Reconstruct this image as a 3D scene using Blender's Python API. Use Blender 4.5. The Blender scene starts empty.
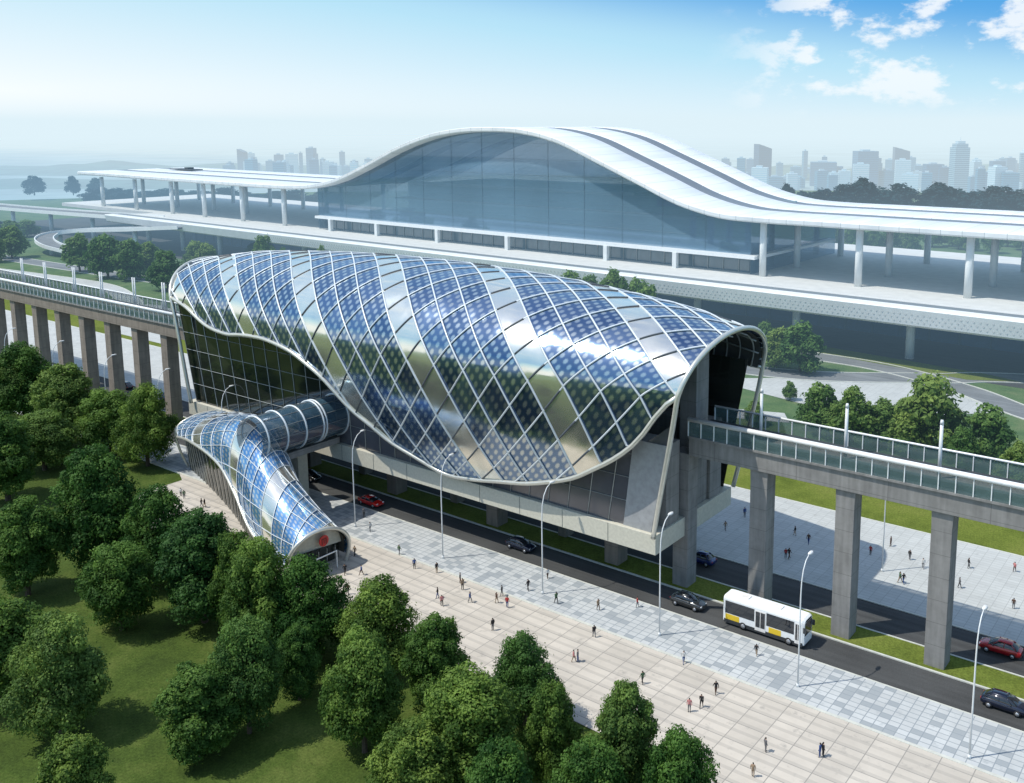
import bpy, bmesh, math, random
from mathutils import Vector, Matrix, noise
random.seed(11)
C=bpy.context.scene.collection
R=math.radians
LIP=[(0, 8.0), (0.057, -0.9), (0.117, -11.1), (0.183, -13.7), (0.233, -10.8), (0.298, -9.1), (0.361, -13.0), (0.394, -18.9), (0.437, -30.2), (0.483, -50.3), (0.519, -60.9), (0.546, -69.9), (0.601, -80.0), (0.645, -86.6), (0.697, -84.8), (0.753, -79.7), (0.803, -75.0), (0.848, -68.0), (0.88, -61.4), (0.906, -52.8), (0.928, -45.0), (0.945, -37.4), (0.963, -26.7), (0.972, -17.0), (0.987, -4.8), (1.0, 4.0)]
PEOPLE=[(-115.0, 97.4), (-104.9, 94.3), (-96.0, 93.4), (-90.4, 88.0), (-88.4, 86.8), (-91.0, 93.1), (-89.3, 91.8), (-85.9, 89.7), (-83.5, 93.6), (-82.8, 91.7), (-80.8, 91.6), (-81.5, 96.9), (-81.6, 101.4), (-76.0, 96.3), (-78.4, 86.0), (-66.7, 92.3), (-65.4, 86.2), (-65.0, 86.5), (-110.1, 90.1), (-104.4, 86.5), (-106.5, 85.2), (-101.4, 81.5), (-66.4, 101.9), (-47.8, 100.4), (-54.3, 93.8), (-56.0, 87.2), (-48.0, 90.4), (-48.1, 87.2), (-48.8, 85.7), (-38.8, 84.3), (-38.1, 80.0), (-33.8, 86.8), (-33.6, 87.1), (-44.7, 140.8), (-46.2, 136.0), (-40.8, 137.8), (-38.3, 136.2), (-39.6, 129.7), (-39.1, 129.7), (-32.8, 140.1), (-27.0, 142.8), (-32.2, 133.0), (-68.5, 131.1), (-68.4, 137.7), (-58.5, 135.8), (-55.5, 134.2), (-56.3, 127.5), (-55.8, 127.6), (-153.9, 88.1), (-152.2, 87.7), (-146.6, 87.5), (-145.8, 87.6)]
TREES=[(-222.3, 92.3, 15.9, 12.8, 0), (-197.7, 90.1, 14.4, 11.8, 0), (-184.7, 92.0, 14.6, 11.8, 0), (-173.5, 93.1, 13.6, 11.1, 0), (-177.2, 69.6, 14.6, 11.7, 0), (-187.4, 80.5, 12.2, 10.0, 0), (-136.7, 64.9, 15.0, 12.2, 0), (-137.9, 55.5, 13.7, 11.1, 0), (-114.0, 41.9, 12.3, 10.0, 0), (-102.1, 43.0, 10.9, 8.1, 0), (-85.1, 36.4, 10.9, 8.3, 0), (-118.0, 58.2, 10.8, 8.5, 0), (-125.9, 68.0, 10.9, 8.1, 0), (-111.0, 65.6, 14.5, 11.7, 0), (-97.8, 65.0, 12.0, 9.8, 0), (-92.3, 68.3, 10.9, 8.2, 0), (-86.6, 49.6, 10.8, 8.3, 0), (-85.7, 54.9, 10.9, 7.7, 0), (-83.0, 71.2, 11.5, 9.4, 0), (-71.7, 69.3, 10.9, 7.4, 0), (-73.1, 60.0, 11.0, 7.6, 0), (-62.3, 73.3, 11.0, 7.5, 0), (-53.1, 66.4, 10.9, 6.2, 0), (-60.2, 62.2, 10.9, 8.5, 0), (-61.1, 55.1, 10.8, 7.6, 0), (-45.8, 68.9, 10.9, 8.2, 0), (-39.4, 67.5, 10.9, 6.9, 0), (-45.5, 62.2, 10.8, 6.4, 0), (-104.3, 66.3, 11.0, 7.2, 0), (-223.8, 89.5, 15.6, 12.7, 0), (-51.0, 56.3, 11.0, 6.3, 0), (-86.3, 61.9, 7.4, 5.3, 0)]
TREES_FAR=[(-53.4, 190.0, 17.3, 15.5, 1), (-42.4, 188.6, 12.7, 10.3, 1), (-67.4, 183.8, 12.7, 10.3, 1), (-62.3, 187.4, 10.0, 9.9, 1), (-76.4, 187.7, 11.9, 9.9, 1), (-100.3, 232.6, 14.7, 13.0, 1), (-107.4, 232.8, 11.6, 11.1, 1), (-34.2, 177.3, 9.4, 6.9, 1), (-56.5, 184.1, 9.3, 8.6, 1), (-70.9, 185.1, 7.6, 8.0, 1), (-45.3, 181.8, 8.9, 6.4, 1), (-435.1, 209.4, 18.0, 15.0, 1), (-408.0, 207.8, 20.8, 17.0, 1), (-394.4, 211.0, 18.8, 15.1, 1), (-358.4, 206.0, 16.9, 14.2, 1), (-401.3, 222.9, 15.5, 13.0, 1), (-401.2, 244.7, 14.3, 11.8, 1), (-396.1, 276.0, 12.6, 14.3, 1), (-373.5, 292.2, 9.7, 8.6, 1), (-213.0, 282.6, 10.6, 7.4, 1), (-196.9, 289.0, 10.5, 8.8, 1), (-188.6, 290.0, 8.2, 7.2, 1), (-201.1, 283.5, 8.2, 6.5, 1), (-509.0, 212.8, 16.9, 16.7, 1), (-483.8, 213.6, 19.3, 17.1, 1), (-501.8, 200.7, 16.4, 14.3, 1), (-91.4, 206.6, 4.9, 3.7, 1), (-89.6, 184.3, 5.7, 5.1, 1), (-119.0, 250.2, 9.5, 6.8, 1)]
WOOD=[(-270.1, 593.4, 27.4, 9.4, 0), (-260.8, 600.0, 23.4, 14.7, 0), (-250.4, 607.4, 24.8, 16.1, 0), (-239.5, 615.2, 27.4, 16.1, 0), (-229.2, 622.6, 31.4, 16.1, 0), (-218.8, 630.0, 26.1, 17.4, 0), (-207.9, 637.7, 28.8, 17.4, 0), (-194.3, 647.4, 20.1, 10.7, 0), (-187.2, 652.5, 28.1, 18.7, 0), (-176.8, 659.9, 24.8, 17.4, 0), (-166.5, 667.3, 23.4, 18.7, 0), (-155.0, 675.4, 26.1, 18.7, 0), (-144.7, 682.8, 23.4, 17.4, 0), (-134.9, 689.8, 24.8, 17.4, 0), (-955.5, 424.2, 19.6, 18.8, 0), (-925.6, 445.5, 18.7, 13.2, 0), (-907.2, 458.6, 16.8, 15.1, 0), (-821.4, 415.1, 13.9, 17.0, 0), (-796.2, 418.1, 13.8, 16.8, 0), (-796.1, 427.7, 11.7, 17.0, 0), (-792.0, 441.0, 9.8, 17.1, 0), (-783.9, 455.1, 12.0, 17.3, 0), (-785.1, 465.5, 10.1, 17.5, 0), (-764.3, 470.6, 9.5, 17.3, 0), (-752.7, 474.9, 9.2, 17.2, 0), (-750.0, 490.3, 12.5, 17.5, 0), (-738.1, 499.5, 7.8, 17.5, 0), (-708.6, 496.8, 7.6, 17.1, 0), (-715.5, 518.4, 8.5, 17.5, 0), (-676.7, 506.8, 12.3, 16.9, 0), (-679.4, 519.6, 6.0, 17.1, 0), (-668.3, 531.0, 9.3, 17.2, 0), (-220.2, 460.2, 18.5, 10.0, 0), (-214.3, 468.0, 15.7, 10.0, 0), (-210.4, 482.1, 14.6, 10.2, 0), (-203.2, 482.5, 17.2, 10.2, 0), (-192.3, 479.5, 14.9, 10.0, 0), (-189.7, 491.0, 16.3, 10.1, 0), (-175.4, 472.9, 17.8, 9.7, 0), (-168.5, 478.8, 14.8, 9.7, 0), (-163.0, 484.9, 16.4, 9.7, 0), (-165.5, 509.8, 12.5, 10.2, 0), (-152.1, 488.9, 15.2, 9.7, 0), (-151.0, 520.4, 13.3, 10.2, 0), (-144.6, 529.3, 11.8, 10.2, 0), (-137.1, 520.0, 14.3, 10.0, 0), (-130.1, 517.9, 14.0, 9.9, 0), (-119.1, 512.3, 14.9, 9.7, 0), (-118.4, 546.5, 11.1, 10.2, 0), (-108.4, 535.3, 12.0, 9.9, 0), (-104.2, 543.3, 10.2, 10.0, 0), (-610.6, 246.7, 9.6, 12.8, 0), (-583.1, 244.6, 12.5, 12.4, 0), (-597.9, 259.3, 11.2, 12.8, 0), (-506.8, 229.3, 17.4, 11.1, 0), (-500.5, 234.7, 17.2, 11.1, 0), (-495.7, 242.0, 16.6, 11.2, 0), (-538.2, 272.6, 12.6, 12.3, 0), (-535.6, 280.2, 10.8, 12.4, 0)]
CITY=[(-841.4, 1733.5, 29.8, 88.1, 1), (-875.4, 1709.3, 17.9, 62.6, 0), (-895.6, 2063.3, 11.5, 68.7, 0), (-782.6, 1898.2, 58.6, 51.1, 2), (-628.9, 1700.8, 31.1, 56.7, 3), (-676.3, 1851.2, 45.7, 76.3, 2), (-674.2, 1914.1, 14.3, 61.0, 0), (-635.2, 1941.9, 32.6, 81.1, 1), (-583.2, 1794.7, 30.1, 62.2, 3), (-551.4, 1878.8, 36.8, 52.8, 2), (-497.4, 1855.9, 30.1, 95.5, 4), (-461.4, 1881.6, 20.7, 30.6, 0), (-463.5, 2002.9, 27.8, 56.8, 2), (-397.4, 1804.4, 42.7, 27.0, 3), (-406.4, 1982.2, 25.2, 85.2, 5), (-486.4, 2232.2, 15.4, 38.7, 0), (-871.0, 1958.1, 24.2, 36.6, 0), (-942.4, 2029.9, 16.1, 41.5, 0), (-2030.5, 1377.2, 19.2, 68.5, 1), (-1934.5, 1445.6, 28.9, 59.0, 3), (-1958.5, 1489.9, 9.8, 60.0, 0), (-1855.0, 1440.8, 21.2, 74.3, 2), (-1916.3, 1581.3, 15.1, 61.1, 0), (-2004.0, 1396.1, 16.8, 37.7, 0), (-1976.6, 1415.6, 21.7, 42.4, 0), (-1856.1, 1501.5, 19.2, 37.7, 0), (-1852.4, 1565.5, 19.7, 40.6, 2), (-1785.6, 1551.8, 19.2, 47.1, 0), (-1956.2, 1552.9, 12.6, 43.8, 0), (-1961.9, 1426.1, 19.2, 32.9, 0), (-905.7, 1792.5, 17.9, 28.2, 2), (-506.2, 1691.2, 19.2, 44.9, 0), (-656.9, 1644.2, 21.0, 42.7, 3), (-809.7, 1723.5, 31.6, 27.3, 0), (-649.7, 1619.0, 18.1, 39.8, 0), (-531.6, 1881.0, 27.9, 47.4, 2), (-578.4, 2024.5, 21.3, 25.2, 0), (-667.0, 1711.0, 27.0, 33.9, 0), (-455.9, 1794.7, 15.1, 35.3, 0), (-398.0, 1723.2, 19.5, 42.5, 2), (-605.5, 1950.8, 24.8, 33.9, 3), (-658.3, 1696.8, 22.5, 44.1, 3), (-825.3, 1808.8, 16.4, 23.9, 3), (-511.9, 1615.8, 30.1, 45.6, 3), (-427.1, 1802.4, 26.3, 44.4, 2), (-466.8, 2109.0, 34.6, 23.9, 0), (-484.8, 1960.0, 16.6, 28.6, 0), (-373.9, 1704.8, 28.5, 48.5, 0), (-755.8, 1684.0, 20.8, 37.0, 3), (-733.9, 1503.3, 29.6, 55.1, 3), (-425.1, 1721.8, 14.9, 53.1, 0), (-799.0, 1791.3, 32.0, 25.9, 0), (-641.3, 1879.3, 27.3, 38.2, 0), (-701.9, 1696.9, 24.8, 42.9, 0), (-394.2, 1708.3, 26.7, 57.6, 3), (-384.4, 1937.5, 31.2, 49.3, 2), (-1800.3, 1241.4, 13.8, 48.9, 2), (-1652.4, 1216.2, 14.6, 53.7, 3), (-1903.3, 1255.0, 23.0, 39.0, 0), (-1733.8, 1284.3, 20.7, 42.3, 0), (-1702.5, 1363.5, 18.9, 47.5, 3), (-1624.8, 1184.0, 23.3, 53.9, 0), (-1702.5, 1328.5, 22.0, 53.7, 2), (-2011.8, 1375.2, 14.8, 41.4, 3), (-1537.6, 1297.8, 15.4, 51.6, 3), (-1743.9, 1418.1, 25.7, 37.5, 3), (-1864.2, 1356.5, 21.0, 36.3, 2), (-1696.1, 1169.4, 21.6, 58.7, 0), (-1642.5, 1330.3, 17.6, 42.3, 0), (-1946.6, 1287.8, 15.2, 42.6, 2)]

# ------------------------------------------------------------------ helpers
def rloc(o):
    v=Vector((0,0,0))
    while o is not None:
        v+=Vector(o.location); o=o.parent
    return v
class MB:
    """collects shapes, then links them as one mesh object"""
    def __init__(s): s.v=[];s.f=[];s.m=[];s.uv={}
    def add(s,vs,fs,mi=0):
        b=len(s.v); s.v+= [tuple(x) for x in vs]
        for f in fs: s.f.append(tuple(i+b for i in f)); s.m.append(mi)
    def box(s,x0,x1,y0,y1,z0,z1,mi=0,M=None):
        p=[(x0,y0,z0),(x1,y0,z0),(x1,y1,z0),(x0,y1,z0),(x0,y0,z1),(x1,y0,z1),(x1,y1,z1),(x0,y1,z1)]
        if M is not None: p=[M@Vector(q) for q in p]
        s.add(p,[(0,3,2,1),(4,5,6,7),(0,1,5,4),(1,2,6,5),(2,3,7,6),(3,0,4,7)],mi)
    def cyl(s,p0,p1,r0,r1=None,n=10,mi=0,cap=True):
        r1=r0 if r1 is None else r1
        s.tube([p0,p1],[r0,r1],n,mi,cap)
    def tube(s,path,r,n=6,mi=0,cap=True):
        path=[Vector(p) for p in path]; k=len(path)
        if not hasattr(r,'__len__'): r=[r]*k
        t=(path[1]-path[0]).normalized()
        up=Vector((0,0,1)) if abs(t.z)<.9 else Vector((1,0,0))
        a=t.cross(up).normalized(); vs=[]
        for i,p in enumerate(path):
            if i==0: t=path[1]-p
            elif i==k-1: t=p-path[i-1]
            else: t=path[i+1]-path[i-1]
            t=t.normalized() if t.length>1e-6 else Vector((0,0,1))
            a=(a-t*a.dot(t))
            a=a.normalized() if a.length>1e-6 else t.orthogonal().normalized()
            b=t.cross(a)
            for j in range(n):
                q=2*math.pi*j/n; vs.append(p+(a*math.cos(q)+b*math.sin(q))*r[i])
        fs=[(i*n+j,i*n+(j+1)%n,(i+1)*n+(j+1)%n,(i+1)*n+j) for i in range(k-1) for j in range(n)]
        if cap: fs+= [tuple(reversed(range(n))),tuple((k-1)*n+j for j in range(n))]
        s.add(vs,fs,mi)
    def loft(s,rings,mi=0,closed=True,cap=True):
        n=len(rings[0]); vs=[p for r in rings for p in r]; m=n if closed else n-1
        fs=[(i*n+j,i*n+(j+1)%n,(i+1)*n+(j+1)%n,(i+1)*n+j) for i in range(len(rings)-1) for j in range(m)]
        if cap: fs+=[tuple(reversed(range(n))),tuple((len(rings)-1)*n+j for j in range(n))]
        s.add(vs,fs,mi)
    def prism(s,poly,z0,z1,mi=0):
        n=len(poly); vs=[(x,y,z0) for x,y in poly]+[(x,y,z1) for x,y in poly]
        fs=[tuple(range(n,2*n)),tuple(reversed(range(n)))]+[(i,(i+1)%n,n+(i+1)%n,n+i) for i in range(n)]
        s.add(vs,fs,mi)
    def build(s,name,mats,parent=None,smooth=False,kind=None,bevel=0):
        off=rloc(parent) if parent is not None else Vector((0,0,0))
        me=bpy.data.meshes.new(name)
        me.from_pydata([(x-off.x,y-off.y,z-off.z) for x,y,z in s.v],[],s.f)
        for m in (mats if isinstance(mats,(list,tuple)) else [mats]): me.materials.append(m)
        me.polygons.foreach_set('material_index',s.m)
        if smooth: me.polygons.foreach_set('use_smooth',[True]*len(s.f))
        me.validate(); me.update()
        o=bpy.data.objects.new(name,me); C.objects.link(o)
        if parent is not None: o.parent=parent
        if kind: o['kind']=kind
        if bevel:
            b=o.modifiers.new('bevel','BEVEL'); b.width=bevel; b.segments=2; b.limit_method='ANGLE'
        return o
def empty(name,loc,label=None,cat=None,group=None,rz=0):
    o=bpy.data.objects.new(name,None); C.objects.link(o); o.location=loc; o.rotation_euler=(0,0,rz)
    tag(o,label,cat,group); return o
def tag(o,label=None,cat=None,group=None):
    if label: o['label']=label
    if cat: o['category']=cat
    if group: o['group']=group
    return o
def copy_tree(o,parent=None):
    c=o.copy(); C.objects.link(c); c.parent=parent
    for ch in KIDS.get(o.name,[]):
        copy_tree(ch,c)
    return c
KIDS={}
def index_kids():
    KIDS.clear()
    for o in C.objects:
        if o.parent: KIDS.setdefault(o.parent.name,[]).append(o)
# ------------------------------------------------------------------ materials
class N:
    def __init__(s,nt): s.nt=nt
    def __call__(s,t,**k):
        n=s.nt.nodes.new(t)
        for a,b in k.items(): setattr(n,a,b)
        return n
    def L(s,a,b): s.nt.links.new(a,b)
def newmat(name):
    m=bpy.data.materials.new(name); m.use_nodes=True; nt=m.node_tree
    return m,N(nt),nt.nodes['Principled BSDF']
def setb(b,**k):
    for a,v in k.items():
        a=a.replace('_',' ')
        b.inputs[a].default_value=v
def rgba(c): return (c[0],c[1],c[2],1)
def mat(name,col,rough=.6,metal=0,var=.12,scale=1.5,bump=0,spec=.5,coat=0,detail=4,scale2=None):
    m,n,b=newmat(name)
    tc=n('ShaderNodeTexCoord'); no=n('ShaderNodeTexNoise'); no.inputs['Scale'].default_value=scale; no.inputs['Detail'].default_value=detail
    n.L(tc.outputs['Object'],no.inputs['Vector'])
    rp=n('ShaderNodeValToRGB'); rp.color_ramp.elements[0].position=.3; rp.color_ramp.elements[1].position=.7
    rp.color_ramp.elements[0].color=rgba([c*(1-var) for c in col]); rp.color_ramp.elements[1].color=rgba([min(1,c*(1+var)) for c in col])
    n.L(no.outputs['Fac'],rp.inputs['Fac']); n.L(rp.outputs['Color'],b.inputs['Base Color'])
    setb(b,Roughness=rough,Metallic=metal,Specular_IOR_Level=spec,Coat_Weight=coat)
    if bump:
        bp=n('ShaderNodeBump'); bp.inputs['Strength'].default_value=bump; bp.inputs['Distance'].default_value=.05
        n2=n('ShaderNodeTexNoise'); n2.inputs['Scale'].default_value=scale2 or scale*8; n.L(tc.outputs['Object'],n2.inputs['Vector'])
        n.L(n2.outputs['Fac'],bp.inputs['Height']); n.L(bp.outputs['Normal'],b.inputs['Normal'])
    return m
def glass(name,col,rough=.06,alpha_t=0,spec=.8,ns=.35):
    """tinted reflective facade glass"""
    m,n,b=newmat(name)
    tc=n('ShaderNodeTexCoord'); no=n('ShaderNodeTexNoise'); no.inputs['Scale'].default_value=ns
    n.L(tc.outputs['Object'],no.inputs['Vector'])
    mx=n('ShaderNodeMix',data_type='RGBA'); mx.inputs['A'].default_value=rgba([c*.7 for c in col]); mx.inputs['B'].default_value=rgba([c*1.3 for c in col])
    n.L(no.outputs['Fac'],mx.inputs['Factor']); n.L(mx.outputs['Result'],b.inputs['Base Color'])
    setb(b,Roughness=rough,Specular_IOR_Level=spec,IOR=1.6)
    if alpha_t:
        b.inputs['Alpha'].default_value=1-alpha_t
    return m
def concrete(name,col,streak=.15):
    m,n,b=newmat(name); tc=n('ShaderNodeTexCoord')
    a=n('ShaderNodeTexNoise'); a.inputs['Scale'].default_value=.5; a.inputs['Detail'].default_value=7; a.inputs['Roughness'].default_value=.65
    n.L(tc.outputs['Object'],a.inputs['Vector'])
    mp=n('ShaderNodeMapping'); mp.inputs['Scale'].default_value=(1.4,1.4,.12); n.L(tc.outputs['Object'],mp.inputs['Vector'])
    s=n('ShaderNodeTexNoise'); s.inputs['Scale'].default_value=1.2; s.inputs['Detail'].default_value=5; n.L(mp.outputs['Vector'],s.inputs['Vector'])
    ad=n('ShaderNodeMath',operation='ADD'); n.L(a.outputs['Fac'],ad.inputs[0]); n.L(s.outputs['Fac'],ad.inputs[1])
    rp=n('ShaderNodeValToRGB'); rp.color_ramp.elements[0].position=.38; rp.color_ramp.elements[1].position=.64
    mu=n('ShaderNodeMath',operation='MULTIPLY'); mu.inputs[1].default_value=.5; n.L(ad.outputs[0],mu.inputs[0]); n.L(mu.outputs[0],rp.inputs['Fac'])
    rp.color_ramp.elements[0].color=rgba([c*(1-streak*1.6) for c in col]); rp.color_ramp.elements[1].color=rgba([min(1,c*(1+streak)) for c in col])
    g=n('ShaderNodeNewGeometry'); sp=n('ShaderNodeSeparateXYZ'); n.L(g.outputs['Position'],sp.inputs[0])
    dz=n('ShaderNodeMath',operation='DIVIDE'); n.L(sp.outputs['Z'],dz.inputs[0]); dz.inputs[1].default_value=2.9
    fz=n('ShaderNodeMath',operation='FRACT'); n.L(dz.outputs[0],fz.inputs[0]); lt=n('ShaderNodeMath',operation='LESS_THAN'); n.L(fz.outputs[0],lt.inputs[0]); lt.inputs[1].default_value=.028
    dx=n('ShaderNodeMath',operation='DIVIDE'); n.L(sp.outputs['X'],dx.inputs[0]); dx.inputs[1].default_value=11.9
    fx=n('ShaderNodeMath',operation='FRACT'); n.L(dx.outputs[0],fx.inputs[0]); lx_=n('ShaderNodeMath',operation='LESS_THAN'); n.L(fx.outputs[0],lx_.inputs[0]); lx_.inputs[1].default_value=.008
    mxj=n('ShaderNodeMath',operation='MAXIMUM'); n.L(lt.outputs[0],mxj.inputs[0]); n.L(lx_.outputs[0],mxj.inputs[1])
    ff=n('ShaderNodeMath',operation='MULTIPLY'); n.L(mxj.outputs[0],ff.inputs[0]); ff.inputs[1].default_value=.42
    jm=n('ShaderNodeMix',data_type='RGBA'); n.L(ff.outputs[0],jm.inputs['Factor']); n.L(rp.outputs['Color'],jm.inputs['A']); jm.inputs['B'].default_value=rgba([c*.3 for c in col])
    n.L(jm.outputs['Result'],b.inputs['Base Color']); setb(b,Roughness=.82,Specular_IOR_Level=.3)
    return m
M={}
TILT=[]
M['white']=mat('white_painted_steel',(.80,.82,.82),.35,var=.04)
M['rib']=mat('pale_steel_rib',(.66,.71,.74),.45,metal=.2,var=.05)
M['lip']=mat('champagne_steel_edge',(.66,.65,.58),.28,metal=.5,var=.06)
M['groove']=mat('dark_joint',(.07,.085,.10),.5)
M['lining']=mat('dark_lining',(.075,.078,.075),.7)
M['strip']=mat('brushed_metal_cladding',(.90,.88,.78),.20,metal=.86,var=.04,scale=.3)
TILT.append(M['strip'])
M['concrete']=concrete('cast_concrete',(.25,.245,.235))
M['concrete_brown']=concrete('viaduct_concrete',(.25,.215,.18))
M['slab']=mat('cream_stone_cladding',(.56,.54,.45),.7,var=.09,scale=2.5,bump=.15)
M['terminal_white']=mat('terminal_white_concrete',(.74,.76,.75),.55,var=.05,scale=.4)
M['terminal_road']=mat('terminal_deck_paving',(.58,.59,.57),.8,var=.06,scale=.3)
M['kerb']=mat('kerb_stone',(.52,.53,.48),.8,var=.1)
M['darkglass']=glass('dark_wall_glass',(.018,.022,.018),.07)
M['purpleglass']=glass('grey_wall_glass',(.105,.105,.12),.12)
M['hallglass']=glass('hall_glass',(.06,.13,.19),.05)
M['mullion']=mat('mullion_metal',(.13,.15,.15),.4,metal=.3)
M['mullion_light']=mat('pale_mullion_metal',(.32,.34,.33),.4,metal=.3)
M['black']=mat('black_rubber',(.02,.02,.02),.8)
M['darkmetal']=mat('dark_metal',(.05,.055,.06),.5,metal=.2)
M['carglass']=glass('car_glass',(.012,.015,.02),.05)
M['rimsilver']=mat('wheel_rim_silver',(.55,.56,.58),.3,metal=.7,var=.03)
M['busyellow']=mat('bus_yellow',(.75,.52,.03),.4,var=.04)
M['lampwhite']=mat('lamp_post_white',(.72,.74,.74),.4,var=.03)
M['redlight']=mat('tail_lamp_red',(.45,.02,.02),.3)
M['clearlight']=mat('head_lamp_clear',(.75,.77,.78),.12)
M['signred']=mat('sign_red',(.55,.02,.02),.4)
M['signwhite']=mat('sign_white',(.75,.73,.7),.5)
M['bark']=mat('tree_bark',(.09,.065,.045),.9,var=.3,scale=6)
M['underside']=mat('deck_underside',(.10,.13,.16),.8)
def stone(name,base,line,sx,sy,lw=.04,band=0,dark=None,pd=.25,flip=False,mott=.06,offs=0.):
    """paving: joints every sx by sy metres, optional darker bands and darker random stones"""
    m,n,b=newmat(name)
    g=n('ShaderNodeNewGeometry'); sp=n('ShaderNodeSeparateXYZ'); n.L(g.outputs['Position'],sp.inputs[0])
    def mth(op,a,bb=None,c=None):
        x=n('ShaderNodeMath',operation=op)
        for i,v in enumerate((a,bb,c)):
            if v is None: continue
            if isinstance(v,(int,float)): x.inputs[i].default_value=v
            else: n.L(v,x.inputs[i])
        return x.outputs[0]
    u=mth('DIVIDE',sp.outputs['X'],sx); v=mth('DIVIDE',sp.outputs['Y'],sy)
    fv=mth('FLOOR',v)
    if offs:
        par=mth('MODULO',fv,2.0); u=mth('ADD',u,mth('MULTIPLY',mth('ABSOLUTE',par),offs))
    fu=mth('FLOOR',u)
    ru=mth('FRACT',u); rv=mth('FRACT',v)
    eu=mth('MINIMUM',ru,mth('SUBTRACT',1.0,ru)); ev=mth('MINIMUM',rv,mth('SUBTRACT',1.0,rv))
    ju=mth('LESS_THAN',eu,lw/sx/2*1.0); jv=mth('LESS_THAN',ev,lw/sy/2)
    j=mth('MAXIMUM',ju,jv)
    stn=n('ShaderNodeTexNoise'); stn.inputs['Scale'].default_value=.6; stn.inputs['Detail'].default_value=6; stn.inputs['Roughness'].default_value=.7; n.L(g.outputs['Position'],stn.inputs['Vector'])
    no=n('ShaderNodeTexNoise'); no.inputs['Scale'].default_value=.18; no.inputs['Detail'].default_value=8; no.inputs['Roughness'].default_value=.62
    n.L(g.outputs['Position'],no.inputs['Vector'])
    cx=n('ShaderNodeCombineXYZ'); n.L(fu,cx.inputs[0]); n.L(fv,cx.inputs[1])
    wn=n('ShaderNodeTexWhiteNoise',noise_dimensions='2D'); n.L(cx.outputs[0],wn.inputs['Vector'])
    k=mth('ADD',mth('MULTIPLY',mth('SUBTRACT',no.outputs['Fac'],.5),mott*8),mth('MULTIPLY',mth('SUBTRACT',wn.outputs['Value'],.5),mott*2))
    k=mth('ADD',k,1.0)
    col=n('ShaderNodeVectorMath',operation='SCALE'); col.inputs[0].default_value=base; n.L(k,col.inputs['Scale'])
    cur=col.outputs[0]
    def mixto(fac,c2,strength=1.0):
        nonlocal cur
        mx=n('ShaderNodeMix',data_type='RGBA'); n.L(mth('MULTIPLY',fac,strength),mx.inputs['Factor']); n.L(cur,mx.inputs['A']); mx.inputs['B'].default_value=rgba(c2)
        cur=mx.outputs['Result']
    if dark is not None:
        mixto(mth('GREATER_THAN',wn.outputs['Value'],1-pd),dark,.75)
    if band:
        bf=mth('FRACT',mth('DIVIDE',sp.outputs['Y'],band)); mixto(mth('LESS_THAN',bf,.34),line,.30)
    mixto(mth('MULTIPLY',mth('GREATER_THAN',stn.outputs['Fac'],.57),mth('MULTIPLY',mth('SUBTRACT',stn.outputs['Fac'],.57),4.5)),line)
    mixto(j,line)
    n.L(cur,b.inputs['Base Color']); setb(b,Roughness=.8,Specular_IOR_Level=.25)
    return m
M['plaza']=stone('plaza_stone',(.52,.478,.415),(.28,.265,.24),3.35,3.0,.10,band=1.5,mott=.06)
M['walk']=stone('blue_grey_paving',(.47,.49,.49),(.25,.28,.30),1.25,.9,.10,dark=(.25,.28,.30),pd=.20,mott=.06)
M['farwalk']=stone('pale_paving',(.45,.465,.45),(.30,.31,.30),1.6,.8,.06,mott=.05)
def asphalt(name,c):
    m,n,b=newmat(name); g=n('ShaderNodeNewGeometry')
    a=n('ShaderNodeTexNoise'); a.inputs['Scale'].default_value=.12; a.inputs['Detail'].default_value=8; n.L(g.outputs['Position'],a.inputs['Vector'])
    mp=n('ShaderNodeMapping'); mp.inputs['Scale'].default_value=(.03,1.1,1); n.L(g.outputs['Position'],mp.inputs['Vector'])
    w=n('ShaderNodeTexNoise'); w.inputs['Scale'].default_value=1; w.inputs['Detail'].default_value=3; n.L(mp.outputs['Vector'],w.inputs['Vector'])
    f=n('ShaderNodeTexNoise'); f.inputs['Scale'].default_value=9; f.inputs['Detail'].default_value=3; n.L(g.outputs['Position'],f.inputs['Vector'])
    ad=n('ShaderNodeMath',operation='ADD'); n.L(a.outputs['Fac'],ad.inputs[0]); n.L(w.outputs['Fac'],ad.inputs[1])
    ad2=n('ShaderNodeMath',operation='ADD'); n.L(ad.outputs[0],ad2.inputs[0]); n.L(f.outputs['Fac'],ad2.inputs[1])
    dv=n('ShaderNodeMath',operation='DIVIDE'); dv.inputs[1].default_value=3; n.L(ad2.outputs[0],dv.inputs[0])
    rp=n('ShaderNodeValToRGB'); rp.color_ramp.elements[0].position=.36; rp.color_ramp.elements[1].position=.64
    rp.color_ramp.elements[0].color=rgba([x*.68 for x in c]); rp.color_ramp.elements[1].color=rgba([x*1.35 for x in c])
    n.L(dv.outputs[0],rp.inputs['Fac']); n.L(rp.outputs['Color'],b.inputs['Base Color']); setb(b,Roughness=.88,Specular_IOR_Level=.2)
    return m
M['asphalt']=asphalt('asphalt',(.064,.066,.066)); M['asphalt_far']=asphalt('far_asphalt',(.17,.18,.185))
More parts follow.
